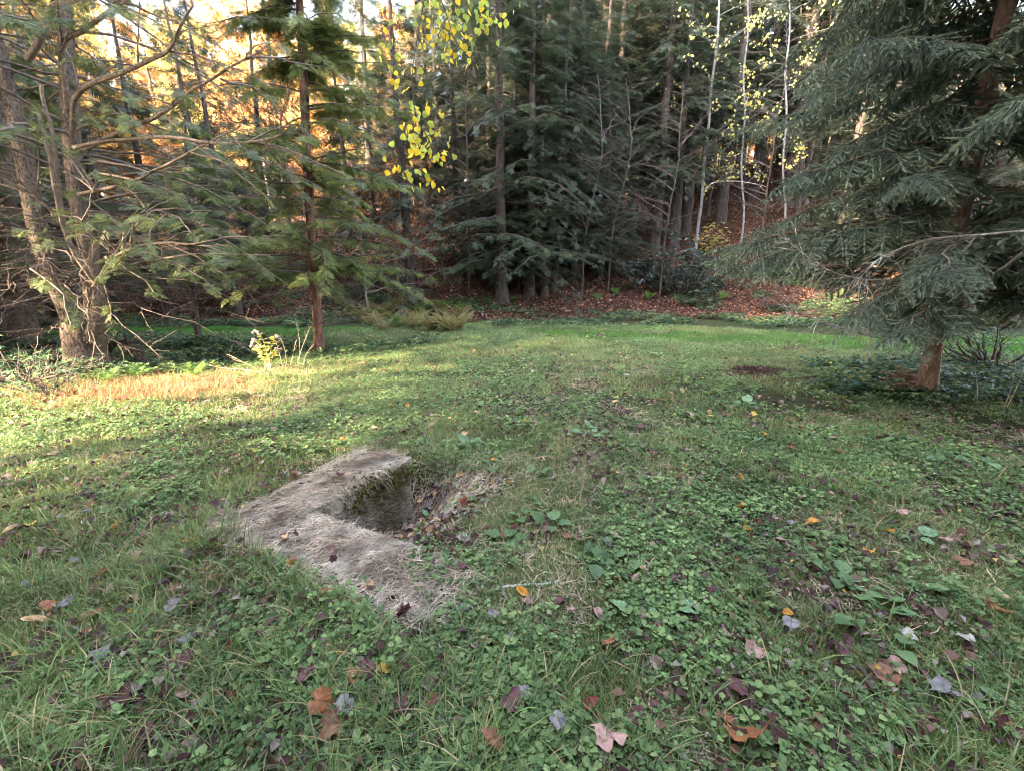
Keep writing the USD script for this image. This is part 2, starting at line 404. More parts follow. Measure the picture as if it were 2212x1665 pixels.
usdkit.material(stage, L + 'soil', {
    'g': ('geometry', {}), 'a': ('attribute', {'attribute': 'tone'}),
    'n': ('noise_texture', {'scale': 14.0, 'detail': 8.0, 'roughness': .7}), 'n2': ('noise_texture', {'scale': 1.1, 'detail': 4.0}), 'n3': ('noise_texture', {'scale': 90.0, 'detail': 3.0}),
    'lawn': ('rgb_ramp', {'ramp': [(.3, (.018, .016, .010)), (.5, (.045, .05, .022)), (.7, (.075, .085, .032))]}),
    'lit': ('rgb_ramp', {'ramp': [(.3, (.022, .013, .010)), (.5, (.07, .034, .022)), (.7, (.14, .07, .04))]}),
    'x': ('mix', {}), 'h': ('math', {'math_type': 'add'}), 'b': ('bump', {'strength': 1.0, 'distance': .03}), 'p': ('principled_bsdf', {'roughness': 1.0, 'specular_ior_level': .05})},
    [('g.position', 'n.vector'), ('g.position', 'n2.vector'), ('g.position', 'n3.vector'), ('n.fac', 'lawn.fac'), ('n.fac', 'lit.fac'), ('a.fac', 'x.fac'),
     ('lawn.color', 'x.color1'), ('lit.color', 'x.color2'), ('x.color', 'p.base_color'), ('n.fac', 'h.value1'), ('n3.fac', 'h.value2'), ('h.value', 'b.height'), ('b.normal', 'p.normal')],
    surface='p.BSDF')

# ------------------------------------------------------------------ terrain: one sheet
SOIL = ground(1640, 805)                # bare dark patch on the lawn


def axis(lo, hi, dense):
    """grid lines: fine within dense, growing outside"""
    a, b, st = dense
    c = list(np.arange(a, b + 1e-6, st))
    s, x = st, b
    while x < hi:
        s = min(s * 1.09, 25)
        x += s
        c.append(x)
    s, x = st, a
    while x > lo:
        s = min(s * 1.09, 25)
        x -= s
        c.insert(0, x)
    return np.array(c)


gx, gy = axis(-420, 420, (-2.4, .6, .035)), axis(-300, 520, (1.5, 4.2, .035))
X, Y = np.meshgrid(gx, gy)
Z = H(X, Y)
nx, ny = len(gx), len(gy)
i, j = np.meshgrid(np.arange(ny - 1), np.arange(nx - 1), indexing='ij')
q = np.stack([i * nx + j, i * nx + j + 1, (i + 1) * nx + j + 1, (i + 1) * nx + j], -1).reshape(-1, 4)


def litter_mask(x, y):
    """1 where the ground lies under fallen leaves rather than grass"""
    w = (N(x, y, 0, .5, 11) - .5) * 2.4
    m = sstep(16.2, 18.2, y + w)
    m = np.maximum(m, sstep(-9, -11, x + w) * sstep(7, 9, y + w) * (1 - sstep(9.5, 11.5, y) * (1 - sstep(15, 16.5, y))))
    m = np.maximum(m, np.exp(-(((x - SOIL[0]) / .62) ** 2 + ((y - SOIL[1]) / .42) ** 2) ** 2))
    a = (x - FC[0]) * FA[0] + (y - FC[1]) * FA[1] - FT
    b = (x - FC[0]) * FB[0] + (y - FC[1]) * FB[1] - FT
    m = np.maximum(m, .9 * sstep(-.1, .05, a) * (1 - sstep(.8, 1.35, a)) * sstep(-.1, 0, b) * (1 - sstep(.5, .95, b)))
    return np.clip(m, 0, 1)


g = Buf().add(np.stack([X, Y, Z], -1).reshape(-1, 3), np.vstack([q[:, [0, 1, 2]], q[:, [0, 2, 3]]]), litter_mask(X, Y).reshape(-1))
put('ground', g, 'soil', smooth=True, kind='structure', label='uneven lawn running to a leaf covered wooded bank', cat='ground')

# ------------------------------------------------------------------ plant templates
rng = np.random.default_rng(20)


def blades(n, R, h, w, bend, rng, levels=4, dry=.08):
    """n grass blades within radius R"""
    r, th = R * np.sqrt(rng.random(n)), rng.random(n) * 2 * np.pi
    base = np.stack([r * np.cos(th), r * np.sin(th), np.zeros(n) - .01], 1)
    hh, ww = h[0] + (h[1] - h[0]) * rng.random(n) ** 1.6, w * (.6 + .8 * rng.random(n))
    az = th + rng.normal(0, 1.2, n)
    d = np.stack([np.cos(az), np.sin(az), 0 * az], 1)
    side = np.stack([-np.sin(az + rng.normal(0, .5, n)), np.cos(az), 0 * az], 1)
    bn = bend * (.3 + 1.2 * rng.random(n))
    s = np.linspace(0, 1, levels)
    ang = bn[:, None] * s[None]
    dx, dz = np.cumsum(np.sin(ang), 1) / levels, np.cumsum(np.cos(ang), 1) / levels
    dx, dz = dx - dx[:, :1], dz - dz[:, :1]
    c = base[:, None] + hh[:, None, None] * (dx[..., None] * d[:, None] + dz[..., None] * np.array([0, 0, 1.]))
    wid = ww[:, None] * (1 - s[None] ** 1.8) * .5 + .0002
    v = np.stack([c - side[:, None] * wid[..., None], c + side[:, None] * wid[..., None]], 2)
    k = np.arange(levels - 1)
    f = np.concatenate([np.stack([2 * k, 2 * k + 1, 2 * k + 3], 1), np.stack([2 * k, 2 * k + 3, 2 * k + 2], 1)])
    ff = (f[None] + (np.arange(n) * levels * 2)[:, None, None]).reshape(-1, 3)
    t = np.where(rng.random(n) < dry, rng.random(n) * .1, .2 + .8 * rng.random(n))
    return v.reshape(-1, 3), ff, np.repeat(t, levels * 2)


OV = np.array([[0, 0], [.28, .34], [.62, .40], [1.0, .0], [.62, -.40], [.28, -.34]])


def leaves(pos, X, Zn, size, tone, shape=OV, cup=.12, wide=1.0):
    """small leaves: base at pos, along X, facing Zn (n, 3 each)"""
    X = unit(X)
    Y = unit(np.cross(Zn, X))
    Zn = np.cross(X, Y)
    sh = np.vstack([shape, [[.5, 0]]])
    lift = np.append(cup * np.abs(shape[:, 1]) / .4, 0) - .25 * np.append(shape[:, 0], .5) ** 2 * cup * 2
    v = pos[:, None] + size[:, None, None] * (sh[None, :, :1] * X[:, None] + wide * sh[None, :, 1:] * Y[:, None] + lift[None, :, None] * Zn[:, None])
    m = len(shape)
    k = np.arange(m)
    f = np.stack([k, (k + 1) % m, np.full(m, m)], 1)
    ff = (f[None] + (np.arange(len(pos)) * (m + 1))[:, None, None]).reshape(-1, 3)
    return v.reshape(-1, 3), ff, np.repeat(tone, m + 1)


def creeper(n, R, rng, size=(.008, .015), h=(.006, .05), k=5):
    """n small rosettes of k round leaves"""
    r, th = R * np.sqrt(rng.random(n)), rng.random(n) * 2 * np.pi
    c = np.stack([r * np.cos(th), r * np.sin(th), h[0] + (h[1] - h[0]) * rng.random(n)], 1)
    c = np.repeat(c, k, 0)
    a = np.tile(np.arange(k) * 2 * np.pi / k, n) + np.repeat(rng.random(n) * 6, k) + rng.normal(0, .3, n * k)
    el = rng.normal(.25, .3, n * k)
    X = np.stack([np.cos(a) * np.cos(el), np.sin(a) * np.cos(el), np.sin(el)], 1)
    Zn = unit(np.stack([-np.cos(a) * np.sin(el), -np.sin(a) * np.sin(el), np.cos(el)], 1) + rng.normal(0, .2, (n * k, 3)))
    c = c + X * .003 + rng.normal(0, .003, (n * k, 3))
    s = np.repeat(size[0] + (size[1] - size[0]) * rng.random(n), k) * (.8 + .4 * rng.random(n * k))
    t = np.clip(np.repeat(rng.random(n), k) + rng.normal(0, .15, n * k), 0, 1)
    return leaves(c, X, Zn, s, t, wide=1.15)


def flatbits(n, R, ln, wd, rng, zmax=.03, tilt=.25):
    """loose straws or stalks lying about"""
    r, th = R * np.sqrt(rng.random(n)), rng.random(n) * 2 * np.pi
    c = np.stack([r * np.cos(th), r * np.sin(th), .004 + zmax * rng.random(n)], 1)
    a, e = rng.random(n) * 6.28, rng.normal(0, tilt, n)
    X = np.stack([np.cos(a) * np.cos(e), np.sin(a) * np.cos(e), np.sin(e)], 1)
    l = ln[0] + (ln[1] - ln[0]) * rng.random(n)
    Yv = np.stack([-np.sin(a), np.cos(a), 0 * a], 1)
    b = rng.normal(0, .12, n)
    w = wd * (.6 + .8 * rng.random(n))
    p0, p1, p2 = c - X * l[:, None] / 2, c + Yv * (b * l)[:, None], c + X * l[:, None] / 2
    up = np.stack([0 * a, 0 * a, 1 + 0 * a], 1)
    sd = unit(Yv + up * rng.normal(0, .8, n)[:, None]) * w[:, None] / 2
    v = np.stack([p0 - sd, p0 + sd, p1 - sd, p1 + sd, p2 - sd, p2 + sd], 1)
    f = np.array([[0, 1, 3], [0, 3, 2], [2, 3, 5], [2, 5, 4]])
    ff = (f[None] + (np.arange(n) * 6)[:, None, None]).reshape(-1, 3)
    return v.reshape(-1, 3), ff, np.repeat(rng.random(n), 6)


def litter(n, R, size, rng, z=.03, tilt=.45, tone=None):
    r, th = R * np.sqrt(rng.random(n)), rng.random(n) * 2 * np.pi
    c = np.stack([r * np.cos(th), r * np.sin(th), .006 + z * rng.random(n)], 1)
    a = rng.random(n) * 6.28
    Zn = unit(np.stack([rng.normal(0, tilt, n), rng.normal(0, tilt, n), np.ones(n)], 1))
    X = np.cross(np.stack([-np.sin(a), np.cos(a), 0 * a], 1), Zn)
    s = size[0] + (size[1] - size[0]) * rng.random(n)
    return leaves(c, X, Zn, s, rng.random(n) if tone is None else tone(n), cup=.35, wide=1.0)


def frond(rng, n=9, sub=0, ang=55, w=.055, wmax=.5, droop=.12, serr=False):
    """a flat conifer spray of length 1 along x: side twigs as lances, the longest near the base"""
    b = Buf()

    def lance(p, d, ln, wd, t, up=np.array([0, 0, 1.])):
        s = np.cross(up, d)
        s = s / (np.linalg.norm(s) + 1e-9)
        q0, q1, q2 = p + d * ln * .45 + s * wd / 2, p + d * ln, p + d * ln * .45 - s * wd / 2
        b.add([p, q0, q1, q2], [[0, 1, 2], [0, 2, 3]], t)

    zz = lambda x: -droop * x * x
    lance(np.zeros(3), np.array([1, 0, -droop]), 1.0, w * .9, .35)
    for k in range(n):
        for sd in (-1, 1):
            x = .06 + .88 * (k + .5 * (sd > 0) + .3 * rng.random()) / n
            ln = wmax * (1 - x) ** .75 * (.7 + .5 * rng.random()) + .06
            a = math.radians(ang + rng.normal(0, 7))
            d = np.array([math.cos(a), sd * math.sin(a), rng.normal(-.12, .12)])
            d /= np.linalg.norm(d)
            p = np.array([x, 0, zz(x)])
            t = .25 + .5 * rng.random()
            lance(p, d, ln, w, t)
            if sub:
                m = max(2, int(ln / .075))
                for i in range(m):
                    for s2 in (-1, 1):
                        u = (i + .5 + .2 * rng.random()) / m
                        a2 = a * sd + s2 * math.radians(48 + rng.normal(0, 8))
                        d2 = np.array([math.cos(a2), math.sin(a2), d[2] + rng.normal(-.08, .1)])
                        lance(p + d * ln * u * .92, d2 / np.linalg.norm(d2), .05 + .12 * (1 - u) * ln / wmax * (.6 + .8 * rng.random()), w * .8, t + .35 * u)
    return b.get()


def brush_spray(rng, n=6, need=30, ln=.46, nl=.050, nw=.013):
    """a spruce side branch of length 1 along x: twigs set all about with stiff needles"""
    b = Buf()
    zz = lambda x: -.16 * x * x

    def twig(p, d, length, t0, tip):
        d = d / np.linalg.norm(d)
        a = np.cross(d, [0, 0, 1.])
        a /= np.linalg.norm(a) + 1e-9
        c = np.cross(a, d)
        m = max(6, int(need * length / ln))
        u = (np.arange(m) + rng.random(m)) / m
        th = rng.random(m) * 2 * np.pi
        th = np.where(np.sin(th) < -.2, th + np.pi * rng.random(m), th)
        rad = np.cos(th)[:, None] * a + np.sin(th)[:, None] * c
        dir_ = unit(rad + d * (.75 + .5 * u[:, None]))
        base = p + d * (length * u)[:, None]
        sd = unit(np.cross(dir_, rng.normal(0, 1, (m, 3)))) * nw / 2
        v = np.stack([base - sd, base + sd, base + dir_ * nl * (.8 + .4 * rng.random(m))[:, None]], 1)
        b.add(v.reshape(-1, 3), np.arange(3 * m).reshape(-1, 3), np.repeat(np.clip(t0 + .25 * u * tip + rng.normal(0, .06, m), 0, 1), 3))
        for q_ in (a, c):
            s = q_ * nl * .46
            b.add([p - s * .5, p + s * .5, p + d * length * .7 + s, p + d * length, p + d * length * .7 - s], [[0, 1, 2], [0, 2, 4], [4, 2, 3]], [t0 * .3, t0 * .3, t0, min(1, t0 + .55 * tip), t0])

    tip = .6 + .6 * rng.random()
    for i in range(5):
        x0, x1 = i / 5, (i + 1) / 5
        twig(np.array([x0, 0, zz(x0)]), np.array([x1 - x0, 0, zz(x1) - zz(x0)]), .2, .25 + .1 * i, tip if i == 4 else .3)
    for k in range(n):
        for sd in (-1, 1):
            x = .04 + .9 * (k + .5 * (sd > 0) + .3 * rng.random()) / n
            a = math.radians(52 + rng.normal(0, 9))
            d = np.array([math.cos(a), sd * math.sin(a), rng.normal(-.50, .25)])
            twig(np.array([x, 0, zz(x)]), d, ln * (1 - .65 * x) * (.7 + .5 * rng.random()), .30 + .2 * rng.random(), tip)
    return b.get()


rg = np.random.default_rng(5)
FROND_LOW = [frond(rg, 9, 0, w=.06) for _ in range(4)]
FROND_FINE = [frond(rg, 8, 1, w=.036, wmax=.50) for _ in range(4)]
BRUSH = [brush_spray(rg) for _ in range(6)]


def primaries(rng, axis_pts, h, az, length, e0, droop, K=9, jit=.06):
    """branches that leave a stem: axis_pts (m, 3) the stem's line; h, az, length, e0 (start slope), droop: arrays"""
    n = len(h)
    z = axis_pts[:, 2]
    o = np.stack([np.interp(h, z, axis_pts[:, k]) for k in range(3)], 1)
    t = np.linspace(0, 1, K)[None]
    d = np.stack([np.cos(az), np.sin(az)], 1)
    perp = np.stack([-d[:, 1], d[:, 0]], 1)
    wig = np.cumsum(rng.normal(0, jit, (n, K)), 1)
    wig -= wig[:, :1]
    r = length[:, None] * t
    xy = o[:, None, :2] + d[:, None] * r[..., None] + perp[:, None] * (wig * length[:, None])[..., None] * .5
    zz = o[:, None, 2] + length[:, None] * (e0[:, None] * t - droop[:, None] * t ** 2) + np.cumsum(rng.normal(0, jit * .35, (n, K)), 1) * length[:, None] * .3
    return np.concatenate([xy, zz[..., None]], 2)


def sprays(rng, pts, step, size, ang=55, start=.15, hang=0.25, taper=.55, drop=0.0, zup=.35):
    """side sprays along branches pts (n, K, 3): positions, frames, lengths"""
    n, K, _ = pts.shape
    length = np.linalg.norm(np.diff(pts, axis=1), axis=2).sum(1)
    out = []
    for i in range(n):
        m = max(3, int(length[i] * (1 - start) / step))
        t = start + (1 - start) * (np.arange(m) + .7 * rng.random(m)) / m
        t = t[rng.random(m) >= drop]
        out.append(np.stack([np.full(len(t), i), np.minimum(t, 1)], 1))
        out.append(np.array([[i, 1.0]]))
    o = np.vstack(out)
    bi, t = o[:, 0].astype(int), o[:, 1]
    u = t * (K - 1)
    k = np.minimum(u.astype(int), K - 2)
    w = (u - k)[:, None]
    pos = pts[bi, k] * (1 - w) + pts[bi, k + 1] * w
    tan = unit(pts[bi, k + 1] - pts[bi, k])
    side = unit(np.cross(tan, [0, 0, 1.]))
    sg = np.where(rng.random(len(t)) < .5, -1., 1.)
    a = np.radians(ang + rng.normal(0, 12, len(t)))
    a = np.where(t >= 1, rng.normal(0, .15, len(t)), a)
    X = unit(tan * np.cos(a)[:, None] + side * (sg * np.sin(a))[:, None] - np.array([0, 0, 1.]) * (hang * (.4 + 1.2 * rng.random(len(t))))[:, None])
    R = frame(X, roll=rng.normal(0, zup, len(t)))
    sc = size * (1 - taper * t) * (.65 + .7 * rng.random(len(t)))
    return pos, R, sc


def conifer_class(name, seed, Ht, base, R, n, r0, mat, needles, step=.20, size=.62, dead=0, lean=0.0, limb=True, fr=FROND_LOW, bare=.0, tp=.9):
    """a conifer as a class prim: trunk, branches, crown"""
    rng = np.random.default_rng(seed)
    c = clsprim(name)
    b = Buf()
    ax, rr = trunk(b, [[0, 0, -.3], [lean * .2, .0, Ht * .2], [lean * .5, .1, Ht * .55], [lean, 0, Ht]], [r0, r0 * .8, r0 * .5, .02], 24, 10, .12, r0 * 1.3, seed, .15)
    put('trunk', b, mat, c, smooth=True)
    h = base + (Ht - base - .3) * rng.random(n) ** 1.15
    f = 1 - (h - base) / (Ht - base)
    ln = R * (f ** tp) * (.6 + .55 * rng.random(n)) + .25
    az = rng.random(n) * 6.283
    pts = primaries(rng, ax, h, az, ln, rng.normal(.10, .16, n) - .15 * f, rng.normal(.24, .13, n), 9, .10)
    bb = Buf()
    rad = (.006 + .0045 * ln)[:, None] * np.linspace(1, .25, pts.shape[1])[None]
    tubes(bb, pts, rad, 4)
    if dead:
        hd = .8 + (base + 1.5) * rng.random(dead)
        pd = primaries(rng, ax, hd, rng.random(dead) * 6.283, .3 + 1.1 * rng.random(dead), rng.normal(.0, .25, dead), rng.normal(.15, .15, dead), 6, .12)
        tubes(bb, pd, np.full((dead, 1), .011) * np.linspace(1, .3, 6)[None], 3)
    put('branches', bb, 'twig_dark', c, smooth=True, kind='stuff')
    pos, Rm, sc = sprays(rng, pts, step, size, drop=bare)
    cr = bake(Buf(), fr, rng.integers(0, len(fr), len(pos)), pos, Rm, sc, rng.random(len(pos)), .55)
    put('crown', cr, needles, c)
    return '/World/_class_' + name


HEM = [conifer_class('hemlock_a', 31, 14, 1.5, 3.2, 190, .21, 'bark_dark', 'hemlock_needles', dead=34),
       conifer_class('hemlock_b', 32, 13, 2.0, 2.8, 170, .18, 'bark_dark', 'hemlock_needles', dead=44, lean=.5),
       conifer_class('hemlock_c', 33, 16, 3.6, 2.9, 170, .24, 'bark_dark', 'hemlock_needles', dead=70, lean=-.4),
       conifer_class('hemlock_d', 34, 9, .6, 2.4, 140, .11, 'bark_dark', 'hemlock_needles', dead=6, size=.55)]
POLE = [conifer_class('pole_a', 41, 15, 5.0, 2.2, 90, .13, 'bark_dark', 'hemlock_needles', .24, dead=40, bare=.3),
        conifer_class('pole_b', 42, 13, 4.5, 2.0, 84, .10, 'bark_dark', 'hemlock_needles', .24, dead=46, bare=.3, lean=.6),
        conifer_class('pole_c', 43, 16, 6.0, 2.3, 86, .15, 'bark_dark', 'hemlock_needles', .24, dead=36, bare=.3, lean=-.5)]


def decid(seed, Ht, r0, n1, spread, leafn, leafsize, barkm, leafm, c, base=.3, bare=0.0, up=.8, sub=5, leaf_h=0.0, twigr=.010):
    """a broad-leaved tree under prim c: trunk, branches, crown"""
    rng = np.random.default_rng(seed)
    b = Buf()
    ax, rr = trunk(b, [[0, 0, -.3], [rng.normal(0, .15), rng.normal(0, .15), Ht * .35], [rng.normal(0, .3), rng.normal(0, .3), Ht * .7], [rng.normal(0, .5), rng.normal(0, .5), Ht]],
                   [r0, r0 * .75, r0 * .45, .012], 22, 8, .10, r0, seed, .2)
    put('trunk', b, barkm, c, smooth=True)
    h = Ht * (base + (.97 - base) * rng.random(n1))
    f = (1 - h / Ht) / (1 - base)
    ln = spread * (.35 + .8 * f) * (.6 + .6 * rng.random(n1))
    p1 = primaries(rng, ax, h, rng.random(n1) * 6.283, ln, up * (.5 + rng.random(n1)), rng.normal(.12, .1, n1), 8, .10)
    bb = Buf()
    tubes(bb, p1, (twigr + .010 * ln)[:, None] * np.linspace(1, .25, 8)[None], 4)
    m = n1 * sub
    bi, k = np.repeat(np.arange(n1), sub), rng.integers(2, 8, m)
    o = p1[bi, k]
    tn = unit(p1[bi, k] - p1[bi, k - 1])
    d = unit(tn + rng.normal(0, .55, (m, 3)) + np.array([0, 0, .25]))
    l2 = ln[bi] * (.25 + .35 * rng.random(m))
    t = np.linspace(0, 1, 5)
    p2 = o[:, None] + d[:, None] * (l2[:, None] * t[None])[..., None] + np.cumsum(rng.normal(0, .05, (m, 5, 3)), 1) * l2[:, None, None] * .6
    tubes(bb, p2, np.full((m, 1), twigr * .6) * np.linspace(1, .35, 5)[None], 3)
    put('branches', bb, barkm if barkm != 'bark_dark' else 'twig_dark', c, smooth=True, kind='stuff')
    if leafn:
        s = rng.integers(0, m, leafn)
        s = s[p2[s, 0, 2] > leaf_h]
        u = rng.random(len(s)) * 3.99
        kk = u.astype(int)
        pos = p2[s, kk] + (p2[s, kk + 1] - p2[s, kk]) * (u - kk)[:, None] + rng.normal(0, .10 * spread / 3, (len(s), 3))
        X = unit(rng.normal(0, 1, (len(s), 3)) + np.array([0, 0, -.4]))
        Zn = unit(rng.normal(0, 1, (len(s), 3)) + np.array([0, 0, .6]))
        cl = N(pos[:, 0], pos[:, 1], pos[:, 2], 1.1, seed)
        v, ff, tt = leaves(pos, X, Zn, leafsize * (.6 + .8 * rng.random(len(s))), np.clip(cl + rng.normal(0, .18, len(s)), 0, 1), shape=np.array([[0, 0], [.5, .4], [1., 0], [.5, -.4]]), wide=1.0)
        put('crown', (v, ff, tt), leafm, c)


AUT = []
for k_, (nm, sd, ht, r0, leafm, ln_, brk) in enumerate([('maple_orange', 51, 13, .16, 'leaf_orange', 9500, 'bark_pale'), ('maple_orange_b', 52, 16, .2, 'leaf_orange', 11000, 'bark_dark'),
                                                        ('birch_yellow', 53, 12, .12, 'leaf_yellow', 7800, 'bark_birch'), ('ash_yellow', 54, 15, .17, 'leaf_yellow', 9800, 'bark_pale'),
                                                        ('oak_rust', 55, 14, .2, 'leaf_rust', 9000, 'bark_pale')]):
    decid(sd, ht, r0, 30, 3.6, ln_, .14, brk, leafm, clsprim(nm), .18, sub=8)
    AUT.append('/World/_class_' + nm)
decid(56, 5.2, .05, 26, 2.4, 2600, .085, 'bark_pale', 'leaf_rust', clsprim('beech_sapling'), .12, sub=8, up=.35, twigr=.006)
decid(57, 8.0, .045, 30, 1.9, 0, .06, 'bark_dark', 'leaf_rust', clsprim('bare_sapling'), .2, sub=7, up=.7, twigr=.006)

# ------------------------------------------------------------------ the big trees, near first
rng = np.random.default_rng(77)


def limb(parent, pts, r0, r1, mat='bark_limb', n=18, sides=7, name='limb'):
    b = Buf()
    c = curve(pts, n)
    c = c + np.cumsum(rng.normal(0, .016, c.shape), 0) * np.linspace(0, 1, n)[:, None]
    tubes(b, c[None], np.linspace(r0, r1, n)[None], sides)
    put(name, b, mat, parent, smooth=True)
    return c


def local(prim_loc, pts):
    return np.asarray(pts) - np.asarray(prim_loc)


# --- left: the old forked hemlock with dead twigs
B1 = ground(188, 800)
t1 = thing('old_hemlock', 'old forked conifer with thick grey bark and bare twiggy limbs beside the red grass', 'tree', B1)
Y1 = B1[1]
loc = lambda pts: [P(a, b_, y) - B1 for a, b_, y in pts]
bf = Buf()
trunk(bf, [[0.02, 0, -.25], *loc([(184, 760, Y1), (172, 715, Y1)]), *loc([(160, 680, Y1)])], [.31, .27, .25, .19], 16, 18, .14, .30, 3)
put('trunk', bf, 'bark_grey', t1, smooth=True)
stems1 = [([(176, 725, Y1), (155, 680, Y1), (112, 586, Y1), (78, 480, Y1), (45, 300, Y1 + .1), (8, 150, Y1 + .2), (-60, -120, Y1 + .4)], [.19, .18, .155, .14, .125, .10, .06]),
          ([(188, 725, Y1), (200, 670, Y1 + .15), (192, 580, Y1 + .25), (168, 430, Y1 + .35), (154, 280, Y1 + .4), (142, 60, Y1 + .5), (130, -200, Y1 + .6)], [.175, .16, .14, .135, .125, .11, .07]),
          ([(205, 735, Y1 - .1), (212, 680, Y1 - .2), (203, 600, Y1 - .2), (207, 520, Y1 - .15)], [.16, .14, .10, .07])]
ax1, lc1 = [], []
for pts, rr_ in stems1:
    bf = Buf()
    ax, _ = trunk(bf, loc(pts), rr_, 30, 12, .12, 0, 4)
    put('stem', bf, 'bark_grey', t1, smooth=True)
    ax1.append(ax)
for pts, a, b_ in [([(205, 610, 7.4), (160, 545, 7.2), (138, 480, 7.1), (118, 320, 7.0), (104, 240, 7.0), (94, 170, 7.0)], .075, .045),
                   ([(150, 520, 7.1), (128, 470, 7.0), (97, 320, 6.9), (74, 246, 6.9)], .06, .045),
                   ([(150, 250, 7.8), (137, 104, 7.5), (205, 62, 7.2), (296, -6, 6.9)], .085, .05),
                   ([(60, 130, 7.5), (105, 60, 7.4), (118, 20, 7.3), (180, 0, 7.2), (215, -20, 7.1)], .08, .05),
                   ([(156, 300, 7.9), (168, 205, 7.6), (262, 160, 7.3), (356, 118, 7.0), (380, 88, 6.9), (424, 20, 6.8)], .075, .03),
                   ([(170, 330, 7.9), (262, 280, 7.6), (340, 244, 7.4), (430, 174, 7.2), (545, 96, 6.9)], .07, .025),
                   ([(160, 320, 7.7), (232, 306, 7.4), (370, 298, 7.1), (480, 318, 6.9), (600, 306, 6.8), (645, 272, 6.8)], .055, .02),
                   ([(170, 420, 7.8), (262, 400, 7.4), (340, 366, 7.2), (452, 308, 7.0), (520, 270, 6.9)], .05, .02),
                   ([(203, 620, 7.3), (222, 585, 7.1), (245, 555, 7.0), (254, 505, 6.9), (252, 490, 6.9)], .06, .035),
                   ([(242, 558, 7.0), (302, 533, 6.8), (388, 521, 6.6), (455, 519, 6.5)], .045, .018),
                   ([(252, 494, 6.9), (300, 470, 6.8), (345, 452, 6.7), (382, 470, 6.6)], .03, .012),
                   ([(205, 600, 7.2), (175, 545, 7.0), (160, 505, 6.9), (186, 440, 6.8), (196, 420, 6.8)], .03, .012),
                   ([(135, 480, 7.2), (70, 420, 7.0), (10, 380, 6.8), (-40, 360, 6.6)], .04, .02)]:
    lc1.append(limb(t1, loc(pts), a * .58, b_ * .5))
# living boughs
allp = []
for ax, n_, h0, h1, lm in ((ax1[0], 60, 1.9, 9.5, 2.8), (ax1[1], 90, 1.7, 10.5, 3.6)):
    h = h0 + (h1 - h0) * rng.random(n_)
    az = rng.random(n_) * 6.283
    ln = lm * (.5 + .6 * rng.random(n_)) * (1 - .45 * (h - h0) / (h1 - h0))
    allp.append(primaries(rng, ax, h, az, ln, rng.normal(.14, .14, n_), rng.normal(.24, .1, n_)))
for c_ in lc1[2:]:                                      # boughs off the long limbs
    m = 9
    k = rng.integers(3, 18, m)
    tn = unit(c_[k] - c_[k - 1])
    d_ = unit(tn * .7 + rng.normal(0, .6, (m, 3)) * [1, 1, .5])
    l_ = .6 + 1.0 * rng.random(m)
    t_ = np.linspace(0, 1, 9)
    allp.append(c_[k][:, None] + d_[:, None] * (l_[:, None] * t_)[..., None] - np.array([0, 0, .22]) * (l_[:, None] * t_ ** 2)[..., None] + np.cumsum(rng.normal(0, .03, (m, 9, 3)), 1) * .5)
allp = np.concatenate(allp)
bf = Buf()
ln_ = np.linalg.norm(allp[:, -1] - allp[:, 0], axis=1)
tubes(bf, allp, (.008 + .007 * ln_)[:, None] * np.linspace(1, .3, allp.shape[1])[None], 4)
put('boughs', bf, 'dead_twig', t1, smooth=True, kind='stuff')
po, Rm, sc = sprays(rng, allp, .045, .36, hang=.35, start=.42, drop=.55, zup=.6)
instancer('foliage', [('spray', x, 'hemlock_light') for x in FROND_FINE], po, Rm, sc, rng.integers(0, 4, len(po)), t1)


def twiggery(rng, pts, per, ln, r, jit=.10):
    """fine dead side twigs on branches"""
    n, K, _ = pts.shape
    m = n * per
    bi, k = np.repeat(np.arange(n), per), rng.integers(2, K, m)
    tn = unit(pts[bi, k] - pts[bi, k - 1])
    d = unit(tn * .8 + rng.normal(0, .5, (m, 3)) + np.array([0, 0, -.08]))
    l2 = ln * (.3 + rng.random(m))
    t = np.linspace(0, 1, 5)
    p = pts[bi, k][:, None] + d[:, None] * (l2[:, None] * t)[..., None] + np.cumsum(rng.normal(0, jit, (m, 5, 3)), 1) * l2[:, None, None] * .5
    return p, np.full((m, 1), r) * np.linspace(1, .3, 5)[None]


nd = 84
src = rng.integers(0, 2, nd)
dp = []
for q_ in (0, 1):
    k_ = int((src == q_).sum())
    dp.append(primaries(rng, ax1[q_], .75 + 2.6 * rng.random(k_), rng.random(k_) * 6.283, .8 + 2.2 * rng.random(k_), rng.normal(.02, .16, k_), rng.normal(.16, .12, k_), 9, .07))
dp = np.concatenate(dp)
bf = Buf()
tubes(bf, dp, np.full((nd, 1), .014) * np.linspace(1, .3, 9)[None], 3)
p2, r2 = twiggery(rng, dp, 10, .5, .0058)
tubes(bf, p2, r2, 3)
p3, r3 = twiggery(rng, p2[::2], 2, .24, .004)
tubes(bf, p3, r3, 3)
put('dead_twigs', bf, 'dead_twig', t1, smooth=True, kind='stuff')

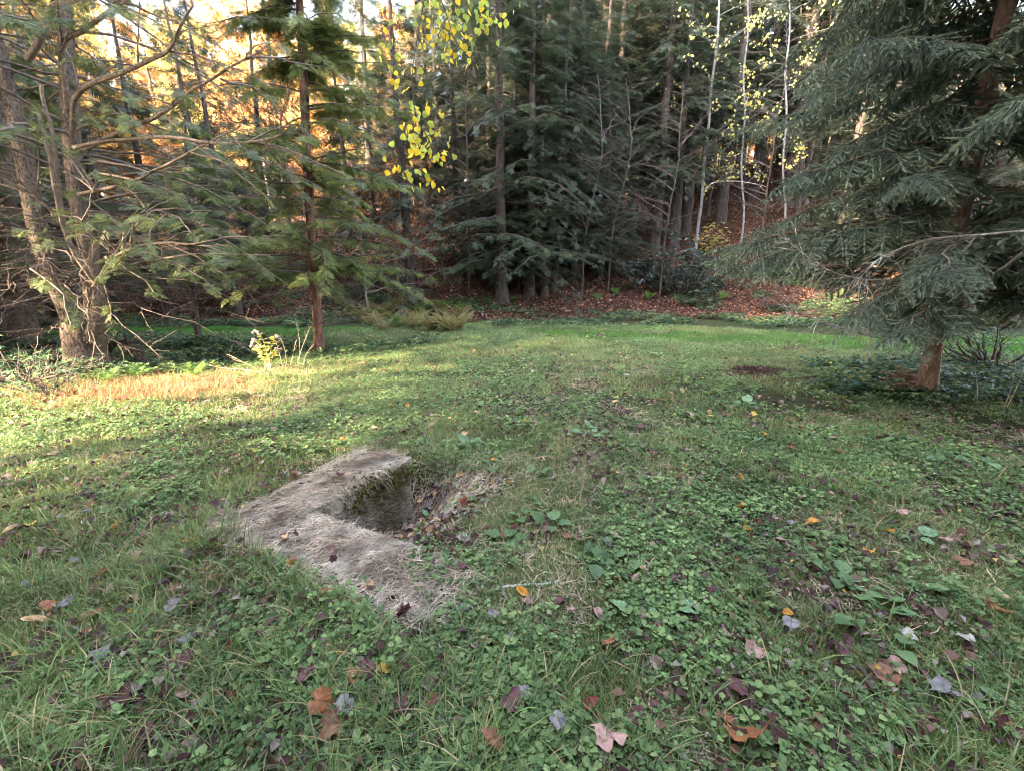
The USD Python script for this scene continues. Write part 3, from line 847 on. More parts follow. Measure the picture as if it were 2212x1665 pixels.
# --- left neighbours
def side_tree(px, py, path, rad, label, seed, mat='bark_grey', hh=(2.0, 8), n_=40, lm=2.2, dead=60, needles='hemlock_light', name='conifer_tree', spray=.42, drop=.25, step=.055):
    """a tree whose trunk follows the places (px, py) of the photograph at its own distance"""
    rng = np.random.default_rng(seed)
    b0 = ground(px, py)
    t = thing(name, label, 'tree', b0)
    pts = [[0, 0, -.2]] + [P(a, c, b0[1] + dy) - b0 for a, c, dy in path]
    bf = Buf()
    ax, _ = trunk(bf, pts, rad, 34, 12, .11, rad[0] * .9, seed)
    put('trunk', bf, mat, t, smooth=True)
    h = hh[0] + (hh[1] - hh[0]) * rng.random(n_)
    f = 1 - (h - hh[0]) / (hh[1] - hh[0] + 3)
    ln = lm * (.55 + .6 * rng.random(n_)) * f
    pr = primaries(rng, ax, h, rng.random(n_) * 6.283, ln, rng.normal(.10, .13, n_), rng.normal(.26, .1, n_))
    bb = Buf()
    tubes(bb, pr, (.008 + .007 * ln)[:, None] * np.linspace(1, .3, 9)[None], 4)
    put('boughs', bb, 'twig_dark', t, smooth=True, kind='stuff')
    if dead:
        pd = primaries(rng, ax, .6 + (hh[0] + .6) * rng.random(dead), rng.random(dead) * 6.283, .5 + 1.6 * rng.random(dead), rng.normal(.0, .2, dead), rng.normal(.15, .12, dead), 8, .08)
        bd = Buf()
        tubes(bd, pd, np.full((dead, 1), .009) * np.linspace(1, .3, 8)[None], 3)
        p2, r2 = twiggery(rng, pd, 7, .35, .004)
        tubes(bd, p2, r2, 3)
        put('dead_twigs', bd, 'dead_twig', t, smooth=True, kind='stuff')
    po, Rm, sc = sprays(rng, pr, step, spray, hang=.42, start=.12, drop=drop)
    instancer('foliage', [('spray', x, needles) for x in FROND_FINE], po, Rm, sc, rng.integers(0, 4, len(po)), t)
    return t, b0, ax, pr


side_tree(58, 745, [(48, 690, 0), (30, 590, 0), (12, 480, 0), (-2, 330, 0), (-20, 100, 0), (-50, -250, 0)], [.27, .24, .22, .21, .2, .18, .10],
          'grey leaning conifer trunk just behind the old forked tree', 61, n_=40, dead=80)
side_tree(8, 728, [(2, 640, 0), (-12, 480, 0), (-40, 200, 0), (-70, -150, 0)], [.18, .16, .15, .14, .08], 'dark conifer trunk cut by the picture edge', 62, 'bark_dark', n_=30, dead=40)
side_tree(432, 744, [(425, 700, 0), (418, 640, 0), (414, 580, 0), (405, 400, .2), (400, 250, .3)], [.085, .075, .065, .055, .04, .02],
          'slender dark leaning conifer between the old tree and the reddish trunk', 63, 'bark_dark', (1.5, 5.2), 42, 1.9, 46, 'hemlock_light')

# --- the middle hemlock with the reddish trunk
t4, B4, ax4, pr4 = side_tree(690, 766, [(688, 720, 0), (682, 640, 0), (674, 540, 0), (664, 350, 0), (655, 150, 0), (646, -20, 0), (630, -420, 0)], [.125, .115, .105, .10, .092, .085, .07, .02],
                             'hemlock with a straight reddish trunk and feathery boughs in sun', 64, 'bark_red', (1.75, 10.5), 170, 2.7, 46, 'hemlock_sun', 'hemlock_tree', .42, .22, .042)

# --- right: the spruce
B9 = ground(2000, 857)
t9 = thing('spruce_tree', 'large dark spruce with drooping needled boughs and a red brown trunk', 'tree', B9)
bf = Buf()
ax9, _ = trunk(bf, [[0, 0, -.2]] + [P(a, c, B9[1]) - B9 for a, c in [(2008, 800), (2025, 690), (2068, 500), (2105, 335), (2142, 150), (2190, -60), (2330, -700)]],
               [.118, .105, .10, .096, .09, .085, .075, .02], 40, 14, .08, .13, 9)
put('trunk', bf, 'bark_spruce', t9, smooth=True)
hs, azs = [], []
hh_ = 1.5
while hh_ < 11:
    k_ = rng.integers(4, 7)
    a0 = rng.random() * 6.28
    hs += list(hh_ + rng.normal(0, .08, k_))
    azs += list(a0 + np.arange(k_) * 6.283 / k_ + rng.normal(0, .2, k_))
    hh_ += .30 + .02 * hh_
hs, azs = np.array(hs), np.array(azs)
ln9 = 3.0 * (1 - hs / 15.5) ** .8 * (.72 + .4 * rng.random(len(hs)))
pr9 = primaries(rng, ax9, hs, azs, ln9, rng.normal(.12, .10, len(hs)) - .04 * (hs < 2.5), np.where(hs < 2, .28, .34) + rng.normal(0, .06, len(hs)), 11, .03)
# tips turn up a little
pr9[:, :, 2] += (np.linspace(0, 1, 11)[None] ** 4) * ln9[:, None] * .10
for p_, l_ in zip(pr9, ln9):
    b = Buf()
    tubes(b, p_[None], ((.005 + .0045 * l_) * np.linspace(1, .25, 11))[None], 5)
    put('limb', b, 'spruce_twig', t9, smooth=True)
po, Rm, sc = sprays(rng, pr9, .048, .66, ang=52, hang=.55, start=.16, taper=.5, zup=.5)
instancer('foliage', [('spray', x, 'spruce_needles') for x in BRUSH], po, Rm, sc, rng.integers(0, 6, len(po)), t9)
# bare lichen twigs hanging under the lowest boughs
low = pr9[(hs < 2.6)]
p2, r2 = twiggery(rng, low, 16, .42, .0042, .10)
p2[:, :, 2] -= np.linspace(0, 1, 5)[None] ** 1.3 * .30 * rng.random((len(p2), 1))
bf = Buf()
tubes(bf, p2, r2, 3)
p3, r3 = twiggery(rng, p2[::2], 3, .16, .003)
tubes(bf, p3, r3, 3)
put('dead_twigs', bf, 'dead_twig', t9, smooth=True, kind='stuff')
lb = Buf()
for pts in ([(2212, 500, 4.6), (2120, 508, 4.75), (2000, 520, 4.95), (1900, 560, 5.1), (1850, 610, 5.2)],
            [(2212, 545, 4.4), (2150, 590, 4.7), (2080, 610, 4.95), (2000, 625, 5.2)],
            [(2010, 690, 5.7), (1960, 720, 5.4), (1900, 730, 5.2), (1790, 700, 5.0), (1690, 660, 4.9)],
            [(2020, 640, 5.8), (1940, 608, 5.5), (1860, 604, 5.3), (1780, 580, 5.2), (1700, 520, 5.2)]):
    c = curve([P(*p) - B9 for p in pts], 16)
    b = Buf()
    tubes(b, c[None], np.linspace(.016, .005, 16)[None], 5)
    p2, r2 = twiggery(rng, c[None][:, 2:], 46, .40, .0042, .10)
    p2[:, :, 2] -= np.linspace(0, 1, 5)[None] ** 1.2 * .22 * rng.random((len(p2), 1))
    tubes(b, p2, r2, 3)
    put('limb', b, 'lichen_limb', t9, smooth=True)
    lb.add(*b.get())

# --- the overhanging branch of yellow green leaves, from a tree that stands behind the camera
TB = np.array([-3.3, .2, 0.0])
TB[2] = float(H(TB[0], TB[1]))
t5 = thing('aspen_tree', 'hanging aspen branch of yellow and green leaves above the lawn', 'tree', TB)
bf = Buf()
trunk(bf, np.array([[0, 0, -.2], [.05, .05, 2], [.1, .1, 4.5], [.2, .1, 8], [.2, .2, 10]]), [.16, .14, .12, .08, .02], 24, 10, .08, .14, 5)
put('trunk', bf, 'bark_pale', t5, smooth=True)
l0 = limb(t5, [np.array([.1, .1, 4.3]), np.array([.7, 1.2, 5.0]), np.array([1.4, 2.6, 5.3]), np.array([2.0, 3.9, 5.0]), *[P(a, c, y) - TB for a, c, y in [(930, -70, 4.35), (905, 30, 4.3)]]], .045, .014, 'bark_pale', 24)
lp, tws = [], []
for pts in ([(930, -60, 4.35), (905, 60, 4.3), (890, 180, 4.25), (905, 260, 4.2), (960, 285, 4.15)],
            [(890, 170, 4.25), (898, 260, 4.2), (905, 320, 4.2), (930, 350, 4.2)],
            [(930, -60, 4.35), (985, 0, 4.5), (1010, 60, 4.5), (1040, 95, 4.6)],
            [(930, -60, 4.35), (960, 20, 4.3), (985, 90, 4.3), (1020, 130, 4.3)],
            [(925, -50, 4.35), (870, 20, 4.4), (850, 110, 4.4), (868, 170, 4.4)],
            [(900, 250, 4.2), (880, 300, 4.2), (872, 350, 4.2), (880, 390, 4.2)],
            [(905, 270, 4.2), (925, 300, 4.15), (935, 340, 4.15), (920, 390, 4.15)],
            [(985, 0, 4.5), (950, 70, 4.4), (940, 120, 4.4)], [(985, 20, 4.5), (1055, 40, 4.6), (1080, 0, 4.7)]):
    c = curve([P(*p) - TB for p in pts], 14)
    b = Buf()
    tubes(b, c[None], np.linspace(.006, .002, 14)[None], 4)
    tws.append(put('twig', b, 'twig_dark', t5, smooth=True))
    m = 33
    u = rng.random(m) * 12.9
    k = u.astype(int)
    lp.append(c[k] + (c[k + 1] - c[k]) * (u - k)[:, None] + rng.normal(0, .085, (m, 3)))
lp = np.vstack(lp)
HEART = np.array([[0, 0], [-.02, .2], [.12, .42], [.4, .48], [.72, .28], [1.02, 0], [.72, -.28], [.4, -.48], [.12, -.42], [-.02, -.2]])
for i_, p_ in enumerate(lp):
    a = rng.normal(0, 1, 3) * .6 + np.array([0, 0, -1.0])
    zn = rng.normal(0, 1, 3) + np.array([-.2, -.7, .2])
    zz_ = (p_ + TB)[2]
    tone = np.clip(.55 + .3 * rng.normal() + .12 * (3.3 - zz_), .02, .98)
    v, f, t = leaves(p_[None], a[None], zn[None], np.array([.040 + .020 * rng.random()]), np.array([tone]), HEART, .10)
    put('leaf', (v, f, t), 'aspen_leaf', tws[i_ // 33])

# ------------------------------------------------------------------ the stand on the bank
def stand(cls, px, py, label, scale=1.0, rz=None, name='hemlock_tree', group=None, y=None):
    p = ground(px, py) if y is None else np.array([*P(px, 700, y)[:2], 0])
    if y is not None:
        p[2] = float(H(p[0], p[1]))
    return copy_of(cls, name, label, 'tree', p, rng.random() * 360 if rz is None else rz, scale, group)


MARKS = [(-400, 'the picture edge'), (30, 'the grey leaning trunk'), (160, 'the old forked tree'), (420, 'the slender leaning conifer'), (665, 'the reddish trunk'), (920, 'the aspen leaves'), (1070, 'the first thick trunk'),
         (1150, 'the second thick trunk'), (1198, 'the leaning fourth trunk'), (1345, 'the leaning stick'), (1535, 'the white birch'), (1745, 'the pale forked tree'), (2080, 'the spruce trunk'), (2700, 'the picture edge')]
ORD = ['nearest', 'second', 'third', 'fourth', 'fifth', 'sixth', 'seventh', 'eighth', 'ninth', 'tenth', 'eleventh', 'twelfth', 'thirteenth', 'fourteenth']


def stand_labels(rows):
    seen = {}
    for i in sorted(range(len(rows)), key=lambda i: rows[i][1]):
        k = max(j for j in range(len(MARKS) - 1) if MARKS[j][0] <= rows[i][0])
        seen.setdefault(k, []).append(i)
    out = {}
    for k, ii in seen.items():
        for n, i in enumerate(ii):
            out[i] = f'dark hemlock between {MARKS[k][1]} and {MARKS[k + 1][1]}, {ORD[n]} from the front'
    return out


stand(HEM[0], 1084, 652, 'thick flared grey trunk, first of four on the leafy bank', 1.25, 20)
stand(HEM[0], 1143, 641, 'dark hemlock trunk, second of the four on the leafy bank', 1.1, 200)
stand(HEM[1], 1172, 634, 'hemlock trunk, third of the four on the leafy bank', 1.1, 100)
stand(HEM[1], 1196, 626, 'hemlock leaning outward, last of the four on the leafy bank', 1.0, 0)
stand(HEM[2], 888, 640, 'dark hemlock with a bare lower trunk by the yellow ferns', .9, 70)
stand(HEM[0], 992, 615, 'hemlock with its trunk half hidden on the slope above the ferns', .9, 130)
stand(HEM[0], 1245, 600, 'dense dark hemlock right of the four trunks', 1.05, 10)
stand(HEM[3], 1120, 628, 'low bushy hemlock whose dark boughs hang before the four trunks', .8, 50)
stand(HEM[3], 1300, 600, 'bushy dark hemlock left of the leaning stick', .95, 250)
WOODS = ([(1040, 27, 2, 1.3), (1095, 30, 2, 1.3), (1135, 26, 1, 1.3), (1315, 26, 2, 1.2), (1400, 25, 2, 1.2), (1270, 27, 2, 1.3), (1210, 30, 2, 1.4), (1460, 27, 2, 1.3), (1370, 29, 2, 1.35), (960, 26, 1, 1.0), (1180, 24, 2, 1.2), (1350, 27, 2, 1.2), (1110, 22, 0, 1.0), (1235, 21.5, 0, 1.0), (1060, 24, 0, 1.1), (1290, 24, 0, 1.1), (1000, 33, 2, 1.4), (1080, 36, 2, 1.5), (1160, 35, 2, 1.5), (1240, 36, 2, 1.5), (1310, 34, 2, 1.5), (1380, 37, 2, 1.5), (930, 30, 2, 1.2), (1440, 25, 2, 1.1)]
         + [(1530, 28, 2, 1.35), (1590, 31, 2, 1.4), (1660, 29, 2, 1.45), (1740, 30, 2, 1.4), (1560, 35, 2, 1.5), (1630, 38, 2, 1.5), (1490, 32, 2, 1.4), (1810, 29, 0, 1.4), (1880, 28, 1, 1.4), (1690, 36, 2, 1.5), (1780, 36, 2, 1.5), (1420, 33, 2, 1.45), (1780, 21, 0, 1.15), (1860, 24, 1, 1.2), (1960, 20, 0, 1.1), (2080, 17, 0, 1.1), (2180, 14, 0, 1.0), (2260, 18, 1, 1.2), (2150, 22, 0, 1.2), (2040, 26, 1, 1.2), (1500, 40, 2, 1.5), (1600, 42, 2, 1.5), (1700, 42, 2, 1.5), (1850, 38, 0, 1.5), (2000, 34, 0, 1.5)]
         + [(250, 16.5, 1, .9), (370, 18, 0, .9), (520, 17.5, 1, .9), (600, 21, 1, 1.0), (780, 19, 1, .85), (120, 17, 1, 1.0), (20, 14, 0, 1.0), (-60, 12, 0, 1.1), (820, 25, 2, 1.0), (180, 22, 1, 1.2), (60, 20, 1, 1.2), (490, 24, 1, 1.1)])
SL_ = stand_labels(WOODS)
for i_, (px, y, c, sc_) in enumerate(WOODS):
    stand(HEM[c], px, 0, SL_[i_], sc_, None, 'hemlock_tree', 'hemlocks of the wood behind the lawn', y)
k_ = 0
while k_ < 110:
    x, y = rng.uniform(-8, 32), rng.uniform(26, 50)
    if rng.random() > .35 + .65 * (x > 3):
        continue
    copy_of(POLE[k_ % 3], 'pole_conifer', 'thin bare-stemmed conifer among many poles along the leafy ridge', 'tree', (x, y, float(H(x, y))), rng.random() * 360, .8 + .45 * rng.random(), 'thin conifer poles along the ridge')
    k_ += 1
lab = {0: ('orange maple glowing in the sun behind the conifers', 'orange maples behind the conifers'), 2: ('yellow birch in the sun behind the conifers', 'yellow trees behind the conifers'),
       4: ('rust brown oak in the sun behind the conifers', 'rust brown trees behind the conifers')}
k_ = 0
while k_ < 190:
    x, y = rng.uniform(-62, 10), rng.uniform(27, 72)
    if x > -7 and rng.random() < .6 or y < 30 - .5 * max(0, -x - 10):
        continue
    c = int(rng.choice([0, 1, 0, 1, 2, 3, 3, 4]))
    a, gname = lab[c // 2 * 2 if c < 4 else 4]
    copy_of(AUT[c], 'autumn_tree', a, 'tree', (x, y, float(H(x, y))), rng.random() * 360, .75 + .5 * rng.random(), gname)
    k_ += 1
for k_ in range(30):
    x, y = rng.uniform(4, 50), rng.uniform(46, 66)
    copy_of(AUT[int(rng.choice([2, 3, 0]))], 'autumn_tree', 'yellow tree glimpsed between the poles on the ridge', 'tree', (x, y, float(H(x, y))), rng.random() * 360, .9, 'yellow trees beyond the ridge')
for px, y, l_ in [(800, 17.5, 'small beech with rust brown leaves above the yellow ferns'), (870, 19, 'brown-leaved beech behind the dark bare trunk by the ferns'), (940, 22, 'brown beech sapling high on the slope above the ferns')]:
    stand('/World/_class_beech_sapling', px, 0, l_, 1.0, None, 'beech_sapling', None, y)
for px, y, l_ in [(1015, 19, 'bare brown sapling left of the first thick trunk'), (1255, 19.5, 'bare sapling right of the four trunks'), (1310, 20.5, 'bare brown sapling beside the leaning stick'), (1420, 20, 'twiggy sapling above the rhododendron'), (960, 20, 'bare sapling on the slope above the ferns'), (1620, 21, 'bare sapling left of the spruce, beside the white birch'), (1690, 24, 'bare twiggy sapling against the spruce edge'), (560, 22, 'bare pale sapling in the sun behind the old tree'), (630, 26, 'pale bare sapling in the sun left of the reddish trunk'), (480, 25, 'thin pale sapling left of centre behind the far lawn')]:
    stand('/World/_class_bare_sapling', px, 0, l_, 1.1, None, 'bare_sapling', None, y)

# --- the white birch and the pale forked tree
def pale_tree(px, py, y, path, rad, label, seed, mat, n_, lm, leafn, name):
    rng = np.random.default_rng(seed)
    b0 = ground(px, py)
    y = b0[1]
    t = thing(name, label, 'tree', b0)
    axs = []
    for kk, (pp, r_) in enumerate(zip(path, rad)):
        bf = Buf()
        pts = ([[0, 0, -.2]] if kk == 0 else []) + [P(a, c, y) - b0 for a, c in pp]
        ax, _ = trunk(bf, pts, r_, 30, 9, .07, r_[0] if kk == 0 else 0, seed)
        put('trunk' if kk == 0 else 'stem', bf, mat, t, smooth=True)
        axs.append(ax)
    ax = axs[0]
    h = 2.4 + (ax[-1, 2] - 2.6) * rng.random(n_)
    pr = primaries(rng, ax, h, rng.random(n_) * 6.283, lm * (.5 + .7 * rng.random(n_)), .35 + .5 * rng.random(n_), rng.normal(.25, .15, n_), 9, .08)
    bb = Buf()
    tubes(bb, pr, np.full((n_, 1), .013) * np.linspace(1, .25, 9)[None], 4)
    p2, r2 = twiggery(rng, pr, 8, .7, .005)
    tubes(bb, p2, r2, 3)
    put('branches', bb, mat, t, smooth=True, kind='stuff')
    if leafn:
        s, k = rng.integers(0, len(p2), leafn), rng.integers(1, 5, leafn)
        pos = p2[s, k] + rng.normal(0, .06, (leafn, 3))
        keep = N(pos[:, 0], pos[:, 1], pos[:, 2], .9, seed) > .47
        pos = pos[keep]
        v, f, tt = leaves(pos, rng.normal(0, 1, pos.shape) - [0, 0, .6], rng.normal(0, 1, pos.shape), .085 + .05 * rng.random(len(pos)), .5 + .5 * rng.random(len(pos)), HEART)
        put('crown', (v, f, tt), 'leaf_yellow', t)
    return t, b0


tb, bb0 = pale_tree(1502, 548, 0, [[(1508, 490), (1516, 430), (1521, 350), (1531, 270), (1536, 190), (1546, 120), (1552, 50), (1556, -60), (1572, -260)]], [[.085, .08, .075, .07, .06, .055, .05, .04, .02]],
                    'white birch with bare twigs and a few yellow leaves', 71, 'bark_birch', 36, 2.6, 900, 'birch_tree')
b = Buf()
c = curve([P(a, q_, bb0[1] - .5) - bb0 for a, q_ in [(1526, 410), (1540, 396), (1580, 392), (1620, 396), (1655, 404)]], 14)
tubes(b, c[None], np.linspace(.04, .014, 14)[None], 5)
put('limb', b, 'lichen_limb', tb, smooth=True)
pale_tree(1735, 440, 25, [[(1730, 330), (1738, 230), (1752, 110), (1770, 0), (1790, -160)], [(1735, 235), (1768, 160), (1800, 60), (1830, -60), (1850, -160)], [(1745, 200), (1748, 120), (1742, 0), (1738, -120)]],
          [[.24, .21, .19, .17, .15, .06], [.16, .15, .14, .12, .06], [.13, .12, .10, .05]], 'pale grey tree forking into three above the dark boughs beside the spruce', 72, 'bark_pale', 22, 2.8, 0, 'forked_tree')
for px, y, l_, s in [(1690, 20.5, 'birch sapling with yellow leaves close to the spruce edge', 1.0), (1600, 23, 'thin yellow-leaved birch right of the white birch', 1.0)]:
    pale_tree(px, 530, y, [[(px + 7, 460), (px + 1, 360), (px + 9, 250), (px + 6, 160), (px + 16, 60), (px + 10, -120)]], [[.055, .05, .045, .04, .015]], l_, 73 + int(px), 'bark_birch', 20, 1.8, 700, 'birch_tree')

# the wood that goes on beyond the ridge
def far_wood():
    path = fresh('/World', 'far_wood')
    pi = UsdGeom.PointInstancer.Define(stage, path)
    tg = []
    for k, c in enumerate([AUT[0], AUT[4], AUT[3], HEM[0]]):
        x = UsdGeom.Xform.Define(stage, f'{path}/tree' + (f'_{k:03d}' if k else ''))
        x.GetPrim().GetReferences().AddInternalReference(c)
        tg.append(x.GetPath())
    pi.CreatePrototypesRel().SetTargets(tg)
    r = np.random.default_rng(18)
    n = 330
    a, q = np.radians(r.uniform(-62, 62, n)), r.uniform(74, 118, n)
    x, y = q * np.sin(a), q * np.cos(a)
    pi.CreatePositionsAttr(Vt.Vec3fArray.FromNumpy(np.c_[x, y, H(x, y)].astype(np.float32)))
    pi.CreateProtoIndicesAttr(Vt.IntArray.FromNumpy(r.choice([0, 1, 2, 3], n, p=[.35, .3, .2, .15]).astype(np.int32)))
    pi.CreateScalesAttr(Vt.Vec3fArray.FromNumpy(np.repeat(.8 + .5 * r.random((n, 1)), 3, 1).astype(np.float32)))
    pi.CreateOrientationsAttr(Vt.QuathArray.FromNumpy(quats(rotz(r.random(n) * 6.28)).astype(np.float16)))
    tag(pi.GetPrim(), 'far autumn wood beyond the leafy ridge', 'wood', None, 'stuff')


far_wood()
TALL = conifer_class('tall_pine', 44, 30, 12.5, 4.4, 330, .3, 'bark_dark', 'hemlock_needles', .3, .9)


# wood around the clearing outside the picture: it shades the lawn
def wood():
    path = fresh('/World', 'surrounding_wood')
    pi = UsdGeom.PointInstancer.Define(stage, path)
    tg = []
    for k, c in enumerate([HEM[0], HEM[1], HEM[2], TALL]):
        x = UsdGeom.Xform.Define(stage, f'{path}/conifer' + (f'_{k:03d}' if k else ''))
        x.GetPrim().GetReferences().AddInternalReference(c)
        tg.append(x.GetPath())
    pi.CreatePrototypesRel().SetTargets(tg)
    r = np.random.default_rng(8)
    pos = []
    d = -np.array(SUN_AZ) / np.hypot(*SUN_AZ)
    pn = np.array([-d[1], d[0]])
    O = np.array([-5.0, 5.5])
    for k in range(4000):
        a, b_ = r.uniform(4.5, 46), r.uniform(-34, 22)      # up the sun's way, and across it
        p = O - d * a + pn * b_
        if -4.7 < b_ < 5.4 or (p[1] > -1.0 and p[0] > -abs(p[1]) * 1.25 - 3.5) or np.hypot(*p) < 5.5:
            continue
        if pos and np.min(np.hypot(*(np.array(pos) - p).T)) < 3.1:
            continue
        pos.append(p)
    for k in range(900):                                   # behind and right of the camera
        p = np.array([r.uniform(-10, 26), r.uniform(-26, 6)])
        if np.hypot(*p) < 9 or (p[1] > -1 and p[0] < p[1] * 1.3 + 9) or np.min(np.hypot(*(np.array(pos) - p).T)) < 3.6 or -4.7 < (p - O) @ pn < 5.4 and (p - O) @ d < 0:
            continue
        pos.append(p)
    pos = np.array(pos)
    m0 = len(pos)
    tall = [O - d * a + pn * b_ for a in (14.5, 18, 22, 26) for b_ in (-8.2, -6.0, -3.9, -2.0)] + [O - d * a + pn * b_ for a, b_ in ((13, 5.8), (13, 8.4), (17, 5.8), (17, 8.6), (21, 3.2), (21, 6), (25, 4), (25, 7))]
    pos = np.vstack([pos, tall])
    n = len(pos)
    z = H(pos[:, 0], pos[:, 1])
    pi.CreatePositionsAttr(Vt.Vec3fArray.FromNumpy(np.c_[pos, z].astype(np.float32)))
    pi.CreateProtoIndicesAttr(Vt.IntArray.FromNumpy(np.where(np.arange(n) < m0, r.integers(0, 3, n), 3).astype(np.int32)))
    pi.CreateScalesAttr(Vt.Vec3fArray.FromNumpy(np.repeat(np.where(np.arange(n) < m0, 1.25 + .4 * r.random(n), np.interp(np.arange(n) - m0, [0, 3.5, 4, 7.5, 8, 11.5, 12, 15.5, 16, 99], [.72, .72, .86, .86, 1.04, 1.04, 1.22, 1.22, 1.2, 1.2]))[:, None], 3, 1).astype(np.float32)))
    pi.CreateOrientationsAttr(Vt.QuathArray.FromNumpy(quats(rotz(r.random(n) * 6.28)).astype(np.float16)))
    tag(pi.GetPrim(), 'dark wood standing around the clearing outside the picture', 'wood', None, 'stuff')


GAP = 0.0
wood()

# ------------------------------------------------------------------ the concrete corner
rng = np.random.default_rng(12)
fd = thing('concrete_foundation', 'mossy broken concrete corner sunk in the lawn with a pit inside', 'foundation', (FC[0], FC[1], 0))


def wall_mesh(o, u, w, length, z0, top, seed, nz=10, nl=30, nw=8):
    """a rough block from o along u (length) and w (thickness); top(s) its height"""
    v, fs, cnt = [], [], 0
    b = Buf()

    def patch(fn, na, nb):
        A, B = np.meshgrid(np.linspace(0, 1, na), np.linspace(0, 1, nb), indexing='ij')
        p = fn(A, B)
        i, j = np.meshgrid(np.arange(na - 1), np.arange(nb - 1), indexing='ij')
        q = np.stack([i * nb + j, (i + 1) * nb + j, (i + 1) * nb + j + 1, i * nb + j + 1], -1).reshape(-1, 4)
        b.add(p.reshape(-1, 3), np.vstack([q[:, [0, 1, 2]], q[:, [0, 2, 3]]]))

    U, Wv = np.array([*u, 0]), np.array([*w, 0])
    pos = lambda s, t, z: np.array([*o, 0]) + U * (s * length)[..., None] + Wv * (t * FT)[..., None] + np.array([0, 0, 1.]) * z[..., None]
    zt = lambda s: top(s)
    patch(lambda s, t: pos(s, t, zt(s)), nl, nw)
    patch(lambda s, t: pos(s, 1 + 0 * t, z0 + (zt(s) - z0) * t)[:, ::-1], nl, nz)
    patch(lambda s, t: pos(s, 0 * t, z0 + (zt(s) - z0) * t), nl, nz)
    patch(lambda s, t: pos(0 * s, s, z0 + (zt(0 * s) - z0) * t)[:, ::-1], nw, nz)
    patch(lambda s, t: pos(1 + 0 * s, s, z0 + (zt(1 + 0 * s) - z0) * t), nw, nz)
    v, f, t = b.get()
    n3 = np.stack([N(v[:, 0] + 3, v[:, 1], v[:, 2], 6, seed), N(v[:, 0], v[:, 1] + 5, v[:, 2], 6, seed + 1), N(v[:, 0], v[:, 1], v[:, 2] + 9, 6, seed + 2)], 1) - .5
    big = N(v[:, 0], v[:, 1], v[:, 2], 2.2, seed + 4) - .5
    v = v + n3 * .06
    # worn top edges
    v[:, 2] -= np.maximum(0, big) * .12 * (v[:, 2] > -.02)
    return v, f, t


O2 = np.zeros(2)
put('wall', wall_mesh(O2, FA, FB, 1.24, -.62, lambda s: .085 + .075 * s - .02 * np.sin(s * 9) ** 2, 1), 'concrete', fd, smooth=25 and True, label='far wall with its dark stained inner face in view')
put('wall', wall_mesh(O2 + FB * FT * 1.004, FB, FA, 1.25, -.55, lambda s: .08 - .05 * s - .09 * np.clip((s - .8) / .2, 0, 1) ** 2, 7), 'concrete', fd, smooth=True, label='near wall matted with straw')
# moss cushions on the edges
ms = Buf()
ws = lambda a, b_: FC + FA * a + FB * b_
mo = []
for (a, b_, z, sp, n_) in [(.92, .34, .12, .08, 150), (.70, .33, .10, .08, 130), (.80, .28, .13, .09, 160), (1.15, .32, .13, .06, 90), (1.08, .35, .10, .05, 50), (.33, 1.25, .045, .06, 160), (.35, 1.42, .03, .07, 170), (.36, 1.02, .05, .05, 90), (.62, .36, .04, .05, 90)]:
    p = ws(a, b_)[None] + rng.normal(0, sp, (n_, 2)) * np.array([1, .8])
    aa, bb_ = (p - FC) @ FA, (p - FC) @ FB
    zz_ = np.where((bb_ > FT) & (aa > FT), z - .8 * (bb_ - FT), z) + .012 * rng.random(n_)
    bb2 = np.where((bb_ > FT) & (aa > FT), FT + .012, bb_)
    p = FC + aa[:, None] * FA + bb2[:, None] * FB
    mo.append(np.c_[p - FC, zz_])
mo = np.vstack(mo)
v, f, t = leaves(mo, rng.normal(0, 1, mo.shape) + [0, 0, .7], rng.normal(0, 1, mo.shape), .016 + .016 * rng.random(len(mo)), rng.random(len(mo)))
put('moss', (v, f, t), 'moss', fd, kind='stuff')


def top_z(a, b_):
    """the height of the concrete's top at wall coordinates (metres)"""
    on_a = (b_ < FT)
    return np.where(on_a, .085 + .075 * np.clip(a / 1.24, 0, 1), .08 - .05 * np.clip((b_ - FT) / 1.32, 0, 1))


